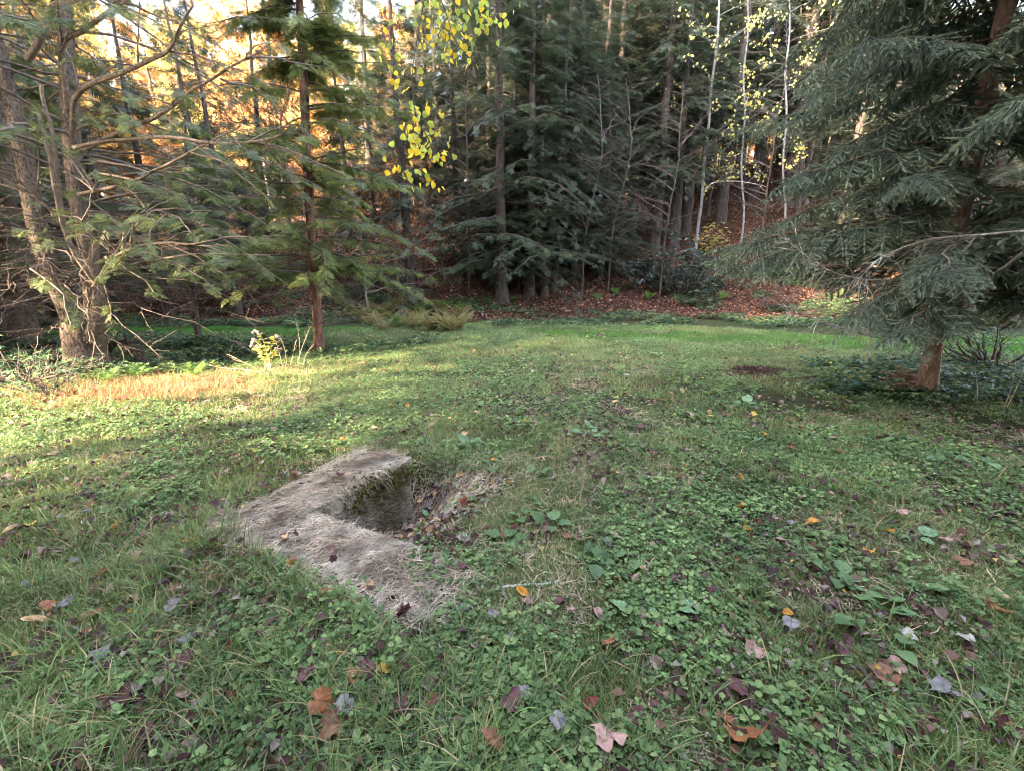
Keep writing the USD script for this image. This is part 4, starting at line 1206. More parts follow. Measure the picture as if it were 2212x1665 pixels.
def straw_mat():
    n = 8200
    a, b_ = rng.uniform(.0, 1.24, n), rng.uniform(.0, 1.74, n)
    ok = (b_ < FT - .01) | (a < FT - .01)
    a, b_ = a[ok], b_[ok]
    p_all = FC + a[:, None] * FA + b_[:, None] * FB
    bare = (N(p_all[:, 0], p_all[:, 1], 0, 4.5, 14) < .27) | (np.hypot(a - 1.05, b_ - .30) < .13) | (np.hypot(a - .02, b_ - .03) < .09) | (np.hypot(a - .82, b_ - .33) < .10)
    keep = ~bare | (rng.random(len(a)) < .1)
    a, b_ = a[keep], b_[keep]
    n = len(a)
    p = FC + a[:, None] * FA + b_[:, None] * FB
    z = np.maximum(top_z(a, b_), H(p[:, 0], p[:, 1])) + -.001 + .022 * rng.random(n) ** 2 + .05 * np.maximum(0, N(p[:, 0], p[:, 1], 0, 7, 3) - .5)
    bits = Buf()
    az, e = rng.random(n) * 6.28, rng.normal(0, .07, n)
    l = .04 + .15 * rng.random(n) ** 1.5
    Xd = np.stack([np.cos(az) * np.cos(e), np.sin(az) * np.cos(e), np.sin(e)], 1)
    Yd = np.stack([-np.sin(az), np.cos(az), 0 * az], 1)
    c = np.c_[p, z]
    s = np.linspace(-.5, .5, 4)
    bow = rng.normal(0, .22, n)
    pts = c[:, None] + Xd[:, None] * (l[:, None] * s)[..., None] + Yd[:, None] * ((bow * l)[:, None] * (s ** 2)[None])[..., None] * 2
    tubes(bits, pts, np.full((n, 1), .0014) * (.7 + 1.0 * rng.random((n, 1))) * np.array([1, 1, 1, .5])[None], 3, np.clip(1.6 * (N(p[:, 0], p[:, 1], 0, 6, 8) - .2) * rng.random(n) ** .6, 0, 1))
    # straw spilling over the outer edges on to the turf
    m = 1500
    k = rng.random(m) < .72
    a1 = np.where(k, -.02 - .13 * rng.random(m) ** 1.6, rng.uniform(0, 1.2, m))
    b1 = np.where(k, rng.uniform(.0, 1.72, m), -.02 - .12 * rng.random(m) ** 1.6)
    p1 = FC + a1[:, None] * FA + b1[:, None] * FB
    az = rng.random(m) * 6.28
    l = .05 + .12 * rng.random(m)
    s = np.linspace(-.5, .5, 4)
    xy = p1[:, None] + np.stack([np.cos(az), np.sin(az)], 1)[:, None] * (l[:, None] * s)[..., None]
    aa, bb_ = (xy - FC) @ FA, (xy - FC) @ FB
    on = (aa > -.01) & (bb_ > -.01) & ((aa < FT) | (bb_ < FT))
    zz_ = np.where(on, top_z(aa, bb_) + .006, H(xy[..., 0], xy[..., 1]) + .02) + .02 * rng.random((m, 1))
    tubes(bits, np.concatenate([xy, zz_[..., None]], 2), np.full((m, 4), .0012), 3, .1 + .8 * rng.random(m))
    # wisps hanging over the edge into the pit and heaped on its right bank
    m = 60
    a2, b2 = rng.uniform(.35, .95, m), np.full(m, FT) + rng.normal(0, .03, m)
    p2 = FC + a2[:, None] * FA + b2[:, None] * FB
    hang = .04 + .16 * rng.random(m) ** 2
    t = np.linspace(0, 1, 5)
    out = FB[None] * .10
    pts = np.concatenate([p2[:, None] + out[:, None] * (t[None] * (.5 + rng.random((m, 1))))[..., None] + rng.normal(0, .02, (m, 5, 2)),
                          (top_z(a2, np.full(m, .1)) + .02)[:, None, None] + (.02 * np.sin(t * 3) - hang[:, None] * t ** 2)[..., None]], 2)
    tubes(bits, pts, np.full((m, 1), .001) * np.array([1, 1, .9, .8, .4])[None], 3, rng.random(m))
    m = 900
    a3, b3 = rng.normal(1.22, .16, m), rng.normal(.75, .22, m)
    p3 = FC + a3[:, None] * FA + b3[:, None] * FB
    z3 = H(p3[:, 0], p3[:, 1]) + .03 * rng.random(m) + .01
    az = rng.random(m) * 6.28
    l = .07 + .16 * rng.random(m)
    s = np.linspace(-.5, .5, 4)
    dirs = np.stack([np.cos(az), np.sin(az)], 1)
    xy = p3[:, None] + dirs[:, None] * (l[:, None] * s)[..., None]
    zz_ = H(xy[..., 0], xy[..., 1]) + (z3 - H(p3[:, 0], p3[:, 1]))[:, None] + .02 * (rng.random((m, 1)))
    tubes(bits, np.concatenate([xy, zz_[..., None]], 2), np.full((m, 4), .0012), 3, .2 + .6 * rng.random(m))
    put('dry_grass', bits, 'straw_mat', smooth=True, kind='stuff', label='dry mown grass matted over the sunken concrete corner', cat='dry grass')


straw_mat()

# ------------------------------------------------------------------ ground cover (stuff)
rng = np.random.default_rng(99)


def scatter(n, rmin, rmax, p=1.0, half=66):
    """points round the camera, denser near: density falls as r**-p"""
    u = rng.random(n)
    k = 2 - p
    r = (rmin ** k + u * (rmax ** k - rmin ** k)) ** (1 / k) if abs(k) > 1e-6 else rmin * (rmax / rmin) ** u
    a = np.radians(rng.uniform(-half, half, n))
    return r * np.sin(a), r * np.cos(a)


def in_concrete(x, y, pad=.0):
    a = (x - FC[0]) * FA[0] + (y - FC[1]) * FA[1]
    b_ = (x - FC[0]) * FB[0] + (y - FC[1]) * FB[1]
    return ((a > -.02 - pad) & (a < 1.25 + pad) & (b_ > -.02 - pad) & (b_ < FT + pad)) | ((b_ > -.02 - pad) & (b_ < 1.66 + pad) & (a > -.02 - pad) & (a < FT + pad))


def in_pit(x, y):
    a = (x - FC[0]) * FA[0] + (y - FC[1]) * FA[1] - FT
    b_ = (x - FC[0]) * FB[0] + (y - FC[1]) * FB[1] - FT
    return (a > -.05) & (a < 1.15) & (b_ > -.05) & (b_ < .85)


def strip(x, y):
    """the mown strip of bright lawn across the back"""
    w = (N(x, y, 0, .9, 21) - .5) * 1.2
    yc = np.where(x > 0, 13.3 - .34 * x + .008 * x * x, 13.3 - .02 * x)
    hw = np.where(x > 0, .75 + .10 * np.minimum(x, 7), .8) * (.6 + .8 * N(x, y, 0, .6, 22))
    ok = (x > .3) | (x < -4.6)
    return (np.abs(y + w - yc) < hw) & ok


def cover(name, protos, x, y, sc, label, cat, lift=0.0, follow=.8, mats=None):
    z = H(x, y)
    n = len(x)
    nr = slope_normal(x, y)
    nr = unit(nr * follow + np.array([0, 0, 1.]) * (1 - follow))
    R = align(nr, rng.random(n) * 6.283)
    instancer(name, protos, np.c_[x, y, z + lift], R, sc, rng.integers(0, len(protos), n), label=label, cat=cat)


r_ = np.random.default_rng(3)
x, y = scatter(30000, .5, 15.5, 1.15)
dens = N(x, y, 0, .55, 31)
keep = ~in_concrete(x, y, .03) & ~in_pit(x, y) & (dens > .22 + .16 * rng.random(len(x))) & (litter_mask(x, y) < .5) & (~strip(x, y) | (rng.random(len(x)) < .3))
x, y = x[keep], y[keep]
d = np.hypot(x, y)
SHORT = [('clump', blades(54, .10, (.03, .10), .0038, 1.25, r_, 4, .24), 'grass_blade') for _ in range(5)]
cover('short_grass', SHORT, x, y, (.85 + .5 * rng.random(len(x))) * (1 + .05 * d), 'short grass mixed through the whole lawn', 'grass')
# longer tufts near the camera and round the concrete
x, y = scatter(9000, .6, 7.5, 1.0)
dens = N(x, y, 0, .8, 41)
a_ = (x - FC[0]) * FA[0] + (y - FC[1]) * FA[1]
near_wall = np.exp(-((a_ + .22) / .30) ** 2) * (np.abs(x + 1.0) < 1.0)
edge = np.exp(-((y - 1.15) / .35) ** 2) * .18
want = np.clip((dens - .57) * 3.0, 0, .5) + .7 * near_wall + edge * 1.6 + .14 * sstep(-.4, -1.6, x) * sstep(3.6, 2.2, y)
keep = ~in_concrete(x, y, .02) & ~in_pit(x, y) & (rng.random(len(x)) < want) & ~((x > -.1) & (x < 1.2) & (y > 2.0) & (y < 3.4) & (rng.random(len(x)) < .8))
x, y = x[keep], y[keep]
LONG = [('tuft', blades(26, .07, (.09, .30), .0052, 1.5, r_, 6, .10), 'grass_blade') for _ in range(6)]
cover('long_grass', LONG, x, y, .6 + .55 * rng.random(len(x)), 'long bending grass tufts before the concrete and along the near lawn', 'grass', follow=.3)
# creeping leaves
x, y = scatter(30000, .5, 15.5, 1.15)
dens = N(x, y, 0, .65, 51)
keep = ~in_concrete(x, y, .0) & (~in_pit(x, y) | (rng.random(len(x)) < .35)) & (.6 * dens + .4 * N(x, y, 0, 3.1, 53) > .44 + .14 * rng.random(len(x))) & ((litter_mask(x, y) < .6) | in_pit(x, y)) & ~strip(x, y)
x, y = x[keep], y[keep]
d = np.hypot(x, y)
CRE = [('creeper', creeper(9, .10, r_), 'creeper_leaf') for _ in range(4)] + [('creeper', creeper(7, .10, r_, (.013, .023), (.01, .06), 4), 'creeper_leaf') for _ in range(2)]
cover('creeping_plants', CRE, x, y, (.75 + .55 * rng.random(len(x))) * (1 + .05 * d), 'small round-leaved creeping plants carpeting the lawn', 'ground cover')
# straw and stalks
x, y = scatter(6500, .5, 10, 1.2)
keep = ~in_concrete(x, y, .03) & (N(x, y, 0, .9, 64) > .50 + .08 * rng.random(len(x)))
x, y = x[keep], y[keep]
STR = [('straws', flatbits(12, .12, (.04, .15), .0032, r_, .035), 'straw') for _ in range(4)]
cover('mown_stalks', STR, x, y, .7 + .5 * rng.random(len(x)), 'loose dry stalks strewn over the lawn', 'dry grass')
# crumbs of old leaf between the plants
x, y = scatter(6500, .5, 14, 1.15)
keep = ~in_concrete(x, y, .03) & (N(x, y, 0, .8, 71) > .42)
x, y = x[keep], y[keep]
LIT = [('leaf_bits', litter(4, .12, (.018, .06), r_, .025, .4, lambda n: r_.random(n) ** 1.7), 'lawn_litter') for _ in range(8)]
cover('leaf_bits', LIT, x, y, .7 + .6 * rng.random(len(x)), 'small broken leaf bits scattered through the lawn', 'leaf litter', lift=.03)
# bright lawn strip
x, y = rng.uniform(-20, 17, 20000), rng.uniform(7.5, 16.8, 20000)
keep = strip(x, y)
x, y = x[keep], y[keep]
LAW = [('lawn', blades(70, .16, (.03, .12), .006, 1.1, r_, 4, .05), 'lawn_grass') for _ in range(4)]
cover('lawn_strip', LAW, x, y, .9 + .5 * rng.random(len(x)), 'strip of bright green mown lawn before the wooded bank', 'lawn')
# fallen leaves over the bank and in the pit
x, y = rng.uniform(-30, 30, 9000), rng.uniform(14, 50, 9000)
keep = (litter_mask(x, y) > .4) & (rng.random(len(x)) < np.clip(26 / y ** 1.05, .2, 1))
x, y = x[keep], y[keep]
xa, ya = rng.uniform(-16, -8, 900), rng.uniform(6.5, 17, 900)
keep = litter_mask(xa, ya) > .4
x, y = np.r_[x, xa[keep]], np.r_[y, ya[keep]]
LB = [('leaves', litter(70, .55, (.05, .10), r_, .07, .45, lambda n: r_.random(n) ** 1.25), 'dry_litter') for _ in range(5)]
cover('bank_leaves', LB, x, y, .9 + .5 * rng.random(len(x)), 'brown fallen leaves covering the wooded bank', 'leaf litter', follow=1.0)
n_ = 230
a_, b_ = rng.uniform(.0, 1.1, n_) + FT, rng.uniform(.0, .85, n_) + FT
p_ = FC + a_[:, None] * FA + b_[:, None] * FB
PL = [('leaves', litter(6, .09, (.02, .055), r_, .03, .5, lambda n: r_.random(n) ** 1.5), 'lawn_litter') for _ in range(5)]
cover('pit_leaves', PL, p_[:, 0], p_[:, 1], .8 + .4 * rng.random(n_), 'dark leaves fallen in the pit inside the concrete corner', 'leaf litter', follow=1.0)
n_ = 520
p_ = SOIL[:2] + rng.normal(0, 1, (n_, 2)) * np.array([.38, .27])
SL = [('leaves', litter(9, .10, (.02, .05), r_, .02, .4, lambda n: r_.random(n) * .35), 'dry_litter') for _ in range(3)]
cover('bare_patch', SL, p_[:, 0], p_[:, 1], .8 + .4 * rng.random(n_), 'bare patch of dark red brown bark and leaves on the lawn', 'leaf litter')
# undergrowth along the foot of the bank, left of the lawn and under the spruce
x, y = rng.uniform(-24, 22, 16000), rng.uniform(5.5, 24, 16000)
w = (N(x, y, 0, .5, 81) - .5) * 2.5
m1 = (y + w > 14.6) & (y + w < 18.5)
m2 = (x < -5.2 - .25 * (y - 7) + w * .5) & (y > 7.2) & (y < 11.4) & (x > -17)
m3 = (np.hypot((x - SOIL[0]) / 1.1, (y - SOIL[1]) / .8) > 1) & (np.hypot((x - B9[0] - .9) / 2.6, (y - B9[1] - .7) / 1.9) < 1 + .2 * w) & (y > 5.0)
m4 = (y + w > 9.4) & (y + w < 11.3) & (x < -2) & (x > -12)
m5 = (y + w > 18) & (N(x, y, 0, .35, 83) > .60)
keep = (m1 & (N(x, y, 0, .7, 84) > .46) & (rng.random(len(x)) < .75)) | m2 | (m3 & (rng.random(len(x)) < .9)) | (m4 & (rng.random(len(x)) < .8)) | m5
keep &= ~strip(x, y)
x, y = x[keep], y[keep]
UND = [('herb', creeper(15, .24, r_, (.03, .06), (.02, .13), 5), 'undergrowth_leaf') for _ in range(5)]
cover('undergrowth', UND, x, y, .7 + .7 * rng.random(len(x)), 'dark leafy undergrowth along the foot of the bank and under the trees', 'undergrowth')

# ------------------------------------------------------------------ single plants
rng = np.random.default_rng(123)


def fern_class(name, mat, seed, n=9, ln=.55, sag=.5):
    r = np.random.default_rng(seed)
    c = clsprim(name)
    for k in range(n):
        az = k * 6.283 / n + r.normal(0, .25)
        l = ln * (.75 + .4 * r.random())
        s = np.linspace(0, 1, 22)
        el = 1.35 + r.normal(0, .15) - (sag + .6 * r.random()) * 1.6 * s
        rr_, zz_ = np.cumsum(np.cos(el)) / 22 * l, np.cumsum(np.sin(el)) / 22 * l
        c3 = np.stack([rr_ * np.cos(az), rr_ * np.sin(az), zz_], 1)
        side = np.array([-np.sin(az), np.cos(az), 0])
        tn = unit(np.gradient(c3, axis=0))
        b = Buf()
        tubes(b, c3[None], np.linspace(.003, .001, 22)[None], 3, .2)
        for sd in (-1, 1):
            w = l * .24 * np.sin(np.clip(s * 1.05 + .05, 0, 1) * np.pi) ** .7 * (.8 + .4 * r.random(22))
            d = unit(side * sd + tn * .35 - np.array([0, 0, .25]))
            tip = c3 + d * w[:, None]
            hw = tn * l * .016
            mid = c3 + d * w[:, None] * .45
            v = np.stack([c3, mid + hw, tip, mid - hw], 1)
            f = np.array([[0, 1, 2], [0, 2, 3]])
            b.add(v.reshape(-1, 3), (f[None] + (np.arange(22) * 4)[:, None, None]).reshape(-1, 3), np.repeat(.3 + .6 * r.random(22), 4))
        put('frond', b, mat, c)
    return '/World/_class_' + name


FG, FY, FBn = fern_class('fern_g', 'fern_green', 1), fern_class('fern_y', 'fern_yellow', 2, 10, .6, .55), fern_class('fern_b', 'fern_brown', 3, 11, .5, 1.0)
for k_ in range(34):
    px, py = rng.uniform(800, 1010), rng.uniform(668, 722)
    p = ground(px, py)
    copy_of(FY if rng.random() < .7 else FG, 'fern', 'yellowing fern in the patch at the foot of the brown bank', 'fern', p, rng.random() * 360, 1.0 + .7 * rng.random(), 'yellowing ferns at the foot of the bank')
for px, py, l_, s in [(1050, 660, 'dark green fern beside the first of the four trunks', 1.2), (1110, 655, 'green fern between the first and second of the four trunks', .9),
                      (1330, 640, 'green fern on the bank below the leaning stick', 1.2), (1290, 650, 'low fern left of the leaning stick', 1.0), (1400, 650, 'green fern below the dark glossy shrub', 1.2),
                      (1465, 655, 'fern on the bank under the right end of the glossy shrub', 1.1), (1560, 650, 'fern at the back of the lawn below the sunlit slope', 1.2), (930, 620, 'pale fern high on the brown slope beside the dark trunk', 1.1),
                      (240, 835, 'green fern at the foot of the old forked tree', .8), (300, 822, 'upright green fern frond clump among the red grass', .7), (425, 820, 'bright green fern right of the red grass', .8)]:
    copy_of(FG if 'pale' not in l_ else FY, 'fern', l_, 'fern', ground(px, py), rng.random() * 360, s)
for px, py, l_, s in [(1955, 838, 'dead red brown fern heap against the spruce trunk', 1.0), (1930, 850, 'dead brown fern left of the spruce foot', .8), (1745, 690, 'dead brown fern by the far lawn under the spruce boughs', .9)]:
    copy_of(FBn, 'dead_fern', l_, 'fern', ground(px, py), rng.random() * 360, s)

# red grass by the left trees
n_ = 300
p_ = np.array([ground(310, 848)[:2]]) + rng.normal(0, 1, (n_, 2)) * np.array([.60, .34])
p_[:, 1] += .22 * (p_[:, 0] - p_[:, 0].mean())
RG = [('red_tuft', blades(24, .11, (.08, .42), .0042, 1.3, r_, 5, 0), 'red_grass') for _ in range(4)]
cover('red_grass', RG, p_[:, 0], p_[:, 1], .6 + .5 * rng.random(n_), 'reddish dry grass clump glowing in the sun by the old tree', 'grass', follow=.2)
p_ = np.array([ground(560, 812)[:2]]) + rng.normal(0, 1, (170, 2)) * np.array([1.3, .25])
p_[:, 1] += .3 * (p_[:, 0] - p_[:, 0].mean())
DG = [('dry_tuft', blades(22, .10, (.08, .30), .004, 1.0, r_, 5, .7), 'grass_blade') for _ in range(4)]
cover('tan_grass', DG, p_[:, 0], p_[:, 1], .7 + .5 * rng.random(len(p_)), 'tan grass tufts around the pale flowered plant', 'grass', follow=.2)

# the pale flowered plant in the sun
AB = ground(582, 806)
ta = thing('aster_plant', 'faded aster with pale fluffy flowers and yellow leaves in sun', 'plant', AB)
ly = AB[1]
for k_, pts in enumerate([[(580, 800), (578, 770), (570, 740), (556, 716)], [(580, 800), (584, 765), (588, 742), (596, 728)], [(580, 800), (572, 780), (556, 760), (545, 748)], [(580, 800), (586, 780), (592, 765), (602, 756)], [(580, 800), (577, 775), (566, 750), (548, 736)]]):
    c = curve([P(a, b_, ly + .05 * (k_ - 2)) - AB for a, b_ in pts], 12)
    b = Buf()
    tubes(b, c[None], np.linspace(.006, .003, 12)[None], 5)
    st_ = put('stem', b, 'dry_stalk', ta, smooth=True)
    for i in range(3, 11):
        for sd in (0, 1):
            a = rng.random() * 6.28
            X_ = np.array([[math.cos(a), .5 * math.sin(a), .15]])
            v, f, t = leaves(c[i][None], X_, np.array([[rng.normal(0, .4), -.5, 1]]), np.array([.055 + .05 * rng.random()]), np.array([rng.random()]), OV, .15)
            put('leaf', (v, f, t), 'aster_leaf', st_)
    fb = Buf()
    ctr = c[-1] + rng.normal(0, .03, (7, 3)) * np.array([1, .6, .6])
    for q_ in ctr:
        m = 16
        dd = unit(rng.normal(0, 1, (m, 3)) + [0, 0, .4])
        fb.add(*leaves(np.repeat(q_[None], m, 0), dd, rng.normal(0, 1, (m, 3)), .022 + .01 * rng.random(m), rng.random(m)))
    put('flower_head', fb, 'aster_flower', st_)


def stalks(name, label, plist, y_off=0, r=.004, mat='dry_stalk', cat='dry weed', side=3):
    b0 = ground(*plist[0][0])
    t = thing(name, label, cat, b0)
    for pts in plist:
        g0 = ground(*pts[0])
        c = curve([g0 - b0] + [P(a, b_, g0[1] + .1 * (i + 1)) - b0 for i, (a, b_) in enumerate(pts[1:])], 14)
        b = Buf()
        tubes(b, c[None], np.linspace(r, r * .45, 14)[None], 5)
        p2, r2 = twiggery(rng, c[None][:, 4:], side, .14, r * .45)
        tubes(b, p2, r2, 3)
        put('stem', b, mat, t, smooth=True)
    return t


stalks('dry_weed', 'thin tan dead stems leaning left of the pale flowers', [[(560, 800), (530, 785), (505, 772), (490, 766)], [(566, 805), (540, 790), (500, 775)], [(590, 815), (540, 800), (480, 795), (455, 790)]])
stalks('dry_weed', 'upright tan grass stalks between pale flowers and reddish trunk', [[(612, 800), (605, 770), (596, 738)], [(625, 800), (632, 770), (640, 735)], [(640, 796), (648, 765), (664, 722), (672, 705)], [(620, 796), (616, 760), (606, 730)], [(655, 796), (660, 770), (675, 745)], [(648, 790), (646, 730), (638, 690)]])
stalks('dry_weed', 'tall yellow dead stems right of the spruce trunk', [[(2110, 878), (2112, 840), (2105, 800), (2090, 790)], [(2165, 890), (2180, 850), (2192, 800), (2194, 765)], [(2168, 892), (2190, 850), (2212, 800), (2230, 770)], [(2130, 830), (2140, 800), (2153, 755)]], r=.0055)
stalks('leaning_stick', 'reddish dead stick leaning on the bank by the shrub', [[(1364, 612), (1352, 590), (1340, 566), (1324, 546)]], r=.05, mat='bark_red', cat='stick', side=0)

# brush pile by the old tree and a fallen log beyond
bpos = ground(290, 790)
tp = thing('branch_pile', 'dark pile of fallen branches right of the old tree foot', 'branches', bpos)
for pts in ([(222, 752), (250, 738), (290, 752), (320, 790)], [(225, 775), (245, 745), (275, 738), (305, 745)], [(270, 725), (290, 760), (318, 785)], [(222, 735), (262, 742), (303, 738)], [(235, 785), (242, 755), (262, 742)], [(265, 735), (285, 770), (330, 800)], [(300, 748), (310, 772), (335, 790)]):
    c = curve([P(a, b_, 8.2) - bpos for a, b_ in pts], 12)
    b = Buf()
    tubes(b, c[None], np.linspace(.035, .012, 12)[None], 6)
    p2, r2 = twiggery(rng, c[None][:, 3:], 8, .35, .006)
    tubes(b, p2, r2, 3)
    put('branch', b, 'bark_dark', tp, smooth=True)
lpos = ground(395, 706)
tl = thing('fallen_log', 'mossy fallen log lying at the far edge of the lawn', 'log', lpos)
bf = Buf()
trunk(bf, [P(a, b_, lpos[1]) - lpos for a, b_ in [(330, 712), (380, 706), (430, 700), (455, 694)]], [.10, .11, .10, .06], 16, 9, .12, 0, 4)
put('log', bf, 'bark_dark', tl, smooth=True)
c = curve([P(a, b_, lpos[1] - .2) - lpos for a, b_ in [(350, 708), (360, 690), (385, 686), (410, 690)]], 10)
b = Buf()
tubes(b, c[None], np.linspace(.04, .012, 10)[None], 5)
put('branch', b, 'bark_dark', tl, smooth=True)

# shrubs on the right of the bank
def shrub(px, py, label, mat, n_stem, hgt, wid, n_leaf, lsize, seed, name='shrub', whorl=6, stem='twig_dark', dy=0):
    r = np.random.default_rng(seed)
    b0 = ground(px, py)
    t = thing(name, label, 'shrub', b0)
    az = r.random(n_stem) * 6.283
    out = wid * np.sqrt(r.random(n_stem))
    s = np.linspace(0, 1, 9)
    tip = np.stack([out * np.cos(az), out * np.sin(az) * .7, hgt * (.55 + .5 * r.random(n_stem)) * (1 - .4 * (out / wid) ** 2)], 1)
    pts = tip[:, None] * np.stack([s ** .8, s ** .8, s ** 1.3], -1)[None] + np.cumsum(r.normal(0, .03, (n_stem, 9, 3)), 1) * wid * .5
    b = Buf()
    tubes(b, pts, np.full((n_stem, 1), .016 * wid) * np.linspace(1, .3, 9)[None], 4)
    p2, r2 = twiggery(r, pts, 5, .35 * wid, .006)
    tubes(b, p2, r2, 3)
    put('stems', b, stem, t, smooth=True)
    ends = np.vstack([p2[:, -1], p2[:, 3], pts[:, -1]])
    e = ends[r.integers(0, len(ends), n_leaf)] + r.normal(0, .05 * wid, (n_leaf, 3))
    e = np.repeat(e, whorl, 0)
    a = np.tile(np.arange(whorl) * 6.283 / whorl, n_leaf) + np.repeat(r.random(n_leaf) * 6, whorl)
    X_ = np.stack([np.cos(a), np.sin(a), r.normal(-.25, .3, len(a))], 1)
    Zn = np.stack([r.normal(0, .3, len(a)), r.normal(0, .3, len(a)), np.ones(len(a))], 1)
    v, f, tt = leaves(e, X_, Zn, lsize * (.7 + .6 * r.random(len(a))), r.random(len(a)), OV, .1, .62)
    put('leaves', (v, f, tt), mat, t, kind='stuff')


shrub(1470, 640, 'rhododendron with dark blue green glossy leaves on crooked stems', 'rhododendron_leaf', 44, 2.7, 2.3, 460, .17, 1)
shrub(1395, 612, 'smaller glossy dark shrub left of the rhododendron', 'rhododendron_leaf', 22, 1.7, 1.3, 200, .15, 2)
shrub(1540, 545, 'shrub with bright yellow leaves in the sun patch', 'leaf_yellow', 18, 1.5, 1.0, 160, .12, 3, whorl=4)
shrub(1590, 600, 'low shrub with olive and brown leaves left of the spruce', 'undergrowth_leaf', 24, 1.5, 1.5, 200, .10, 4, whorl=4)
shrub(1345, 630, 'yellow green shoot at the foot of the leaning stick', 'fern_yellow', 10, .8, .6, 60, .11, 5, whorl=4)
shrub(60, 830, 'dark tangled shrub at the foot of the leaning grey trunk', 'undergrowth_leaf', 24, .55, 1.1, 130, .07, 6, whorl=4)
shrub(120, 850, 'low leafy shrub left of the old tree foot', 'undergrowth_leaf', 18, .40, .9, 90, .06, 7, whorl=4)
shrub(2150, 800, 'dark leafy shrub in the shade right of the spruce trunk', 'undergrowth_leaf', 26, 1.1, 1.4, 200, .09, 8, whorl=4)
shrub(1660, 668, 'brown twiggy shrub under the left boughs of the spruce', 'fern_brown', 20, 1.0, 1.1, 80, .09, 9, whorl=3)
shrub(1500, 660, 'green leafy herbs at the back of the lawn', 'undergrowth_leaf', 20, .7, 1.2, 120, .10, 10, whorl=4)

# broad-leaved plants in the lawn
BROAD = np.array([[0, 0], [.06, .22], [.28, .38], [.55, .36], [.82, .18], [1, 0], [.82, -.18], [.55, -.36], [.28, -.38], [.06, -.22]])


def broad(px, py, label, n, ln, mat='broad_leaf', spots=False, seed=0, spread=1.0, wide=1.0, leaf_px=None):
    r = np.random.default_rng(seed + int(px) * 7 + int(py))
    b0 = ground(px, py)
    b0[2] = float(H(b0[0], b0[1]))
    t = thing('leafy_plant', label, 'plant', b0)
    for k in range(n):
        a = k * 2.4 + r.normal(0, .3)
        l = .82 * ln * (.5 + .8 * r.random())
        ro = spread * l * (.10 + .5 * r.random())
        o = np.array([ro * math.cos(a), ro * math.sin(a), .022 + .045 * r.random()])
        o[2] += float(H(b0[0] + o[0], b0[1] + o[1])) - b0[2]
        el = r.normal(.35, .38)
        X_ = np.array([math.cos(a) * math.cos(el), math.sin(a) * math.cos(el), math.sin(el)])
        Zn = np.array([-math.cos(a) * math.sin(el), -math.sin(a) * math.sin(el), math.cos(el)]) + r.normal(0, .3, 3)
        Yv = unit(np.cross(Zn, X_))
        Zv = np.cross(X_, Yv)
        # a blade with a fold at the midrib, ribs between the veins and a drooping tip
        sx = np.linspace(0, 1, 9)
        hw = np.interp(sx, BROAD[:6, 0], BROAD[:6, 1]) * wide
        ty = np.array([-1, -.5, 0, .5, 1])
        vv = o + l * (sx[:, None, None] * X_ + (hw[:, None] * ty[None])[..., None] * Yv
                      + (.16 * np.abs(hw[:, None] * ty[None]) - .28 * sx[:, None] ** 2.2 + .012 * np.sin(sx[:, None] * 40) * np.abs(ty)[None] + .02 * r.normal(0, 1, (9, 5)))[..., None] * Zv)
        i, j = np.meshgrid(np.arange(8), np.arange(4), indexing='ij')
        q = np.stack([i * 5 + j, (i + 1) * 5 + j, (i + 1) * 5 + j + 1, i * 5 + j + 1], -1).reshape(-1, 4)
        put('leaf', (vv.reshape(-1, 3), np.vstack([q[:, [0, 1, 2]], q[:, [0, 2, 3]]]), np.full(45, .25 + .6 * r.random())), 'spotted_leaf' if spots else mat, t, smooth=True)
        b = Buf()
        tubes(b, curve([np.zeros(3), o * .6 + [0, 0, .01], o], 6)[None], np.full((1, 6), .0018), 4)
        put('leaf_stalk', b, 'broad_leaf', t, smooth=True)


usdkit.material(stage, L + 'spotted_leaf', {
    'g': ('geometry', {}), 'v': ('voronoi_texture', {'scale': 95.0, 'randomness': .8}), 'k': ('map_range', {'from_min': .36, 'from_max': .28, 'clamp': True}),
    'n': ('noise_texture', {'scale': 20.0}), 'r': ('rgb_ramp', {'ramp': [(.3, (.055, .10, .04)), (.7, (.095, .155, .06))]}), 'x': ('mix', {'color2': (.20, .27, .18)}),
    'p': ('principled_bsdf', {'roughness': .45, 'specular_ior_level': .3})},
    [('g.position', 'v.vector'), ('v.distance', 'k.value'), ('k.result', 'x.fac'), ('g.position', 'n.vector'), ('n.fac', 'r.fac'), ('r.color', 'x.color1'), ('x.color', 'p.base_color')], surface='p.BSDF')

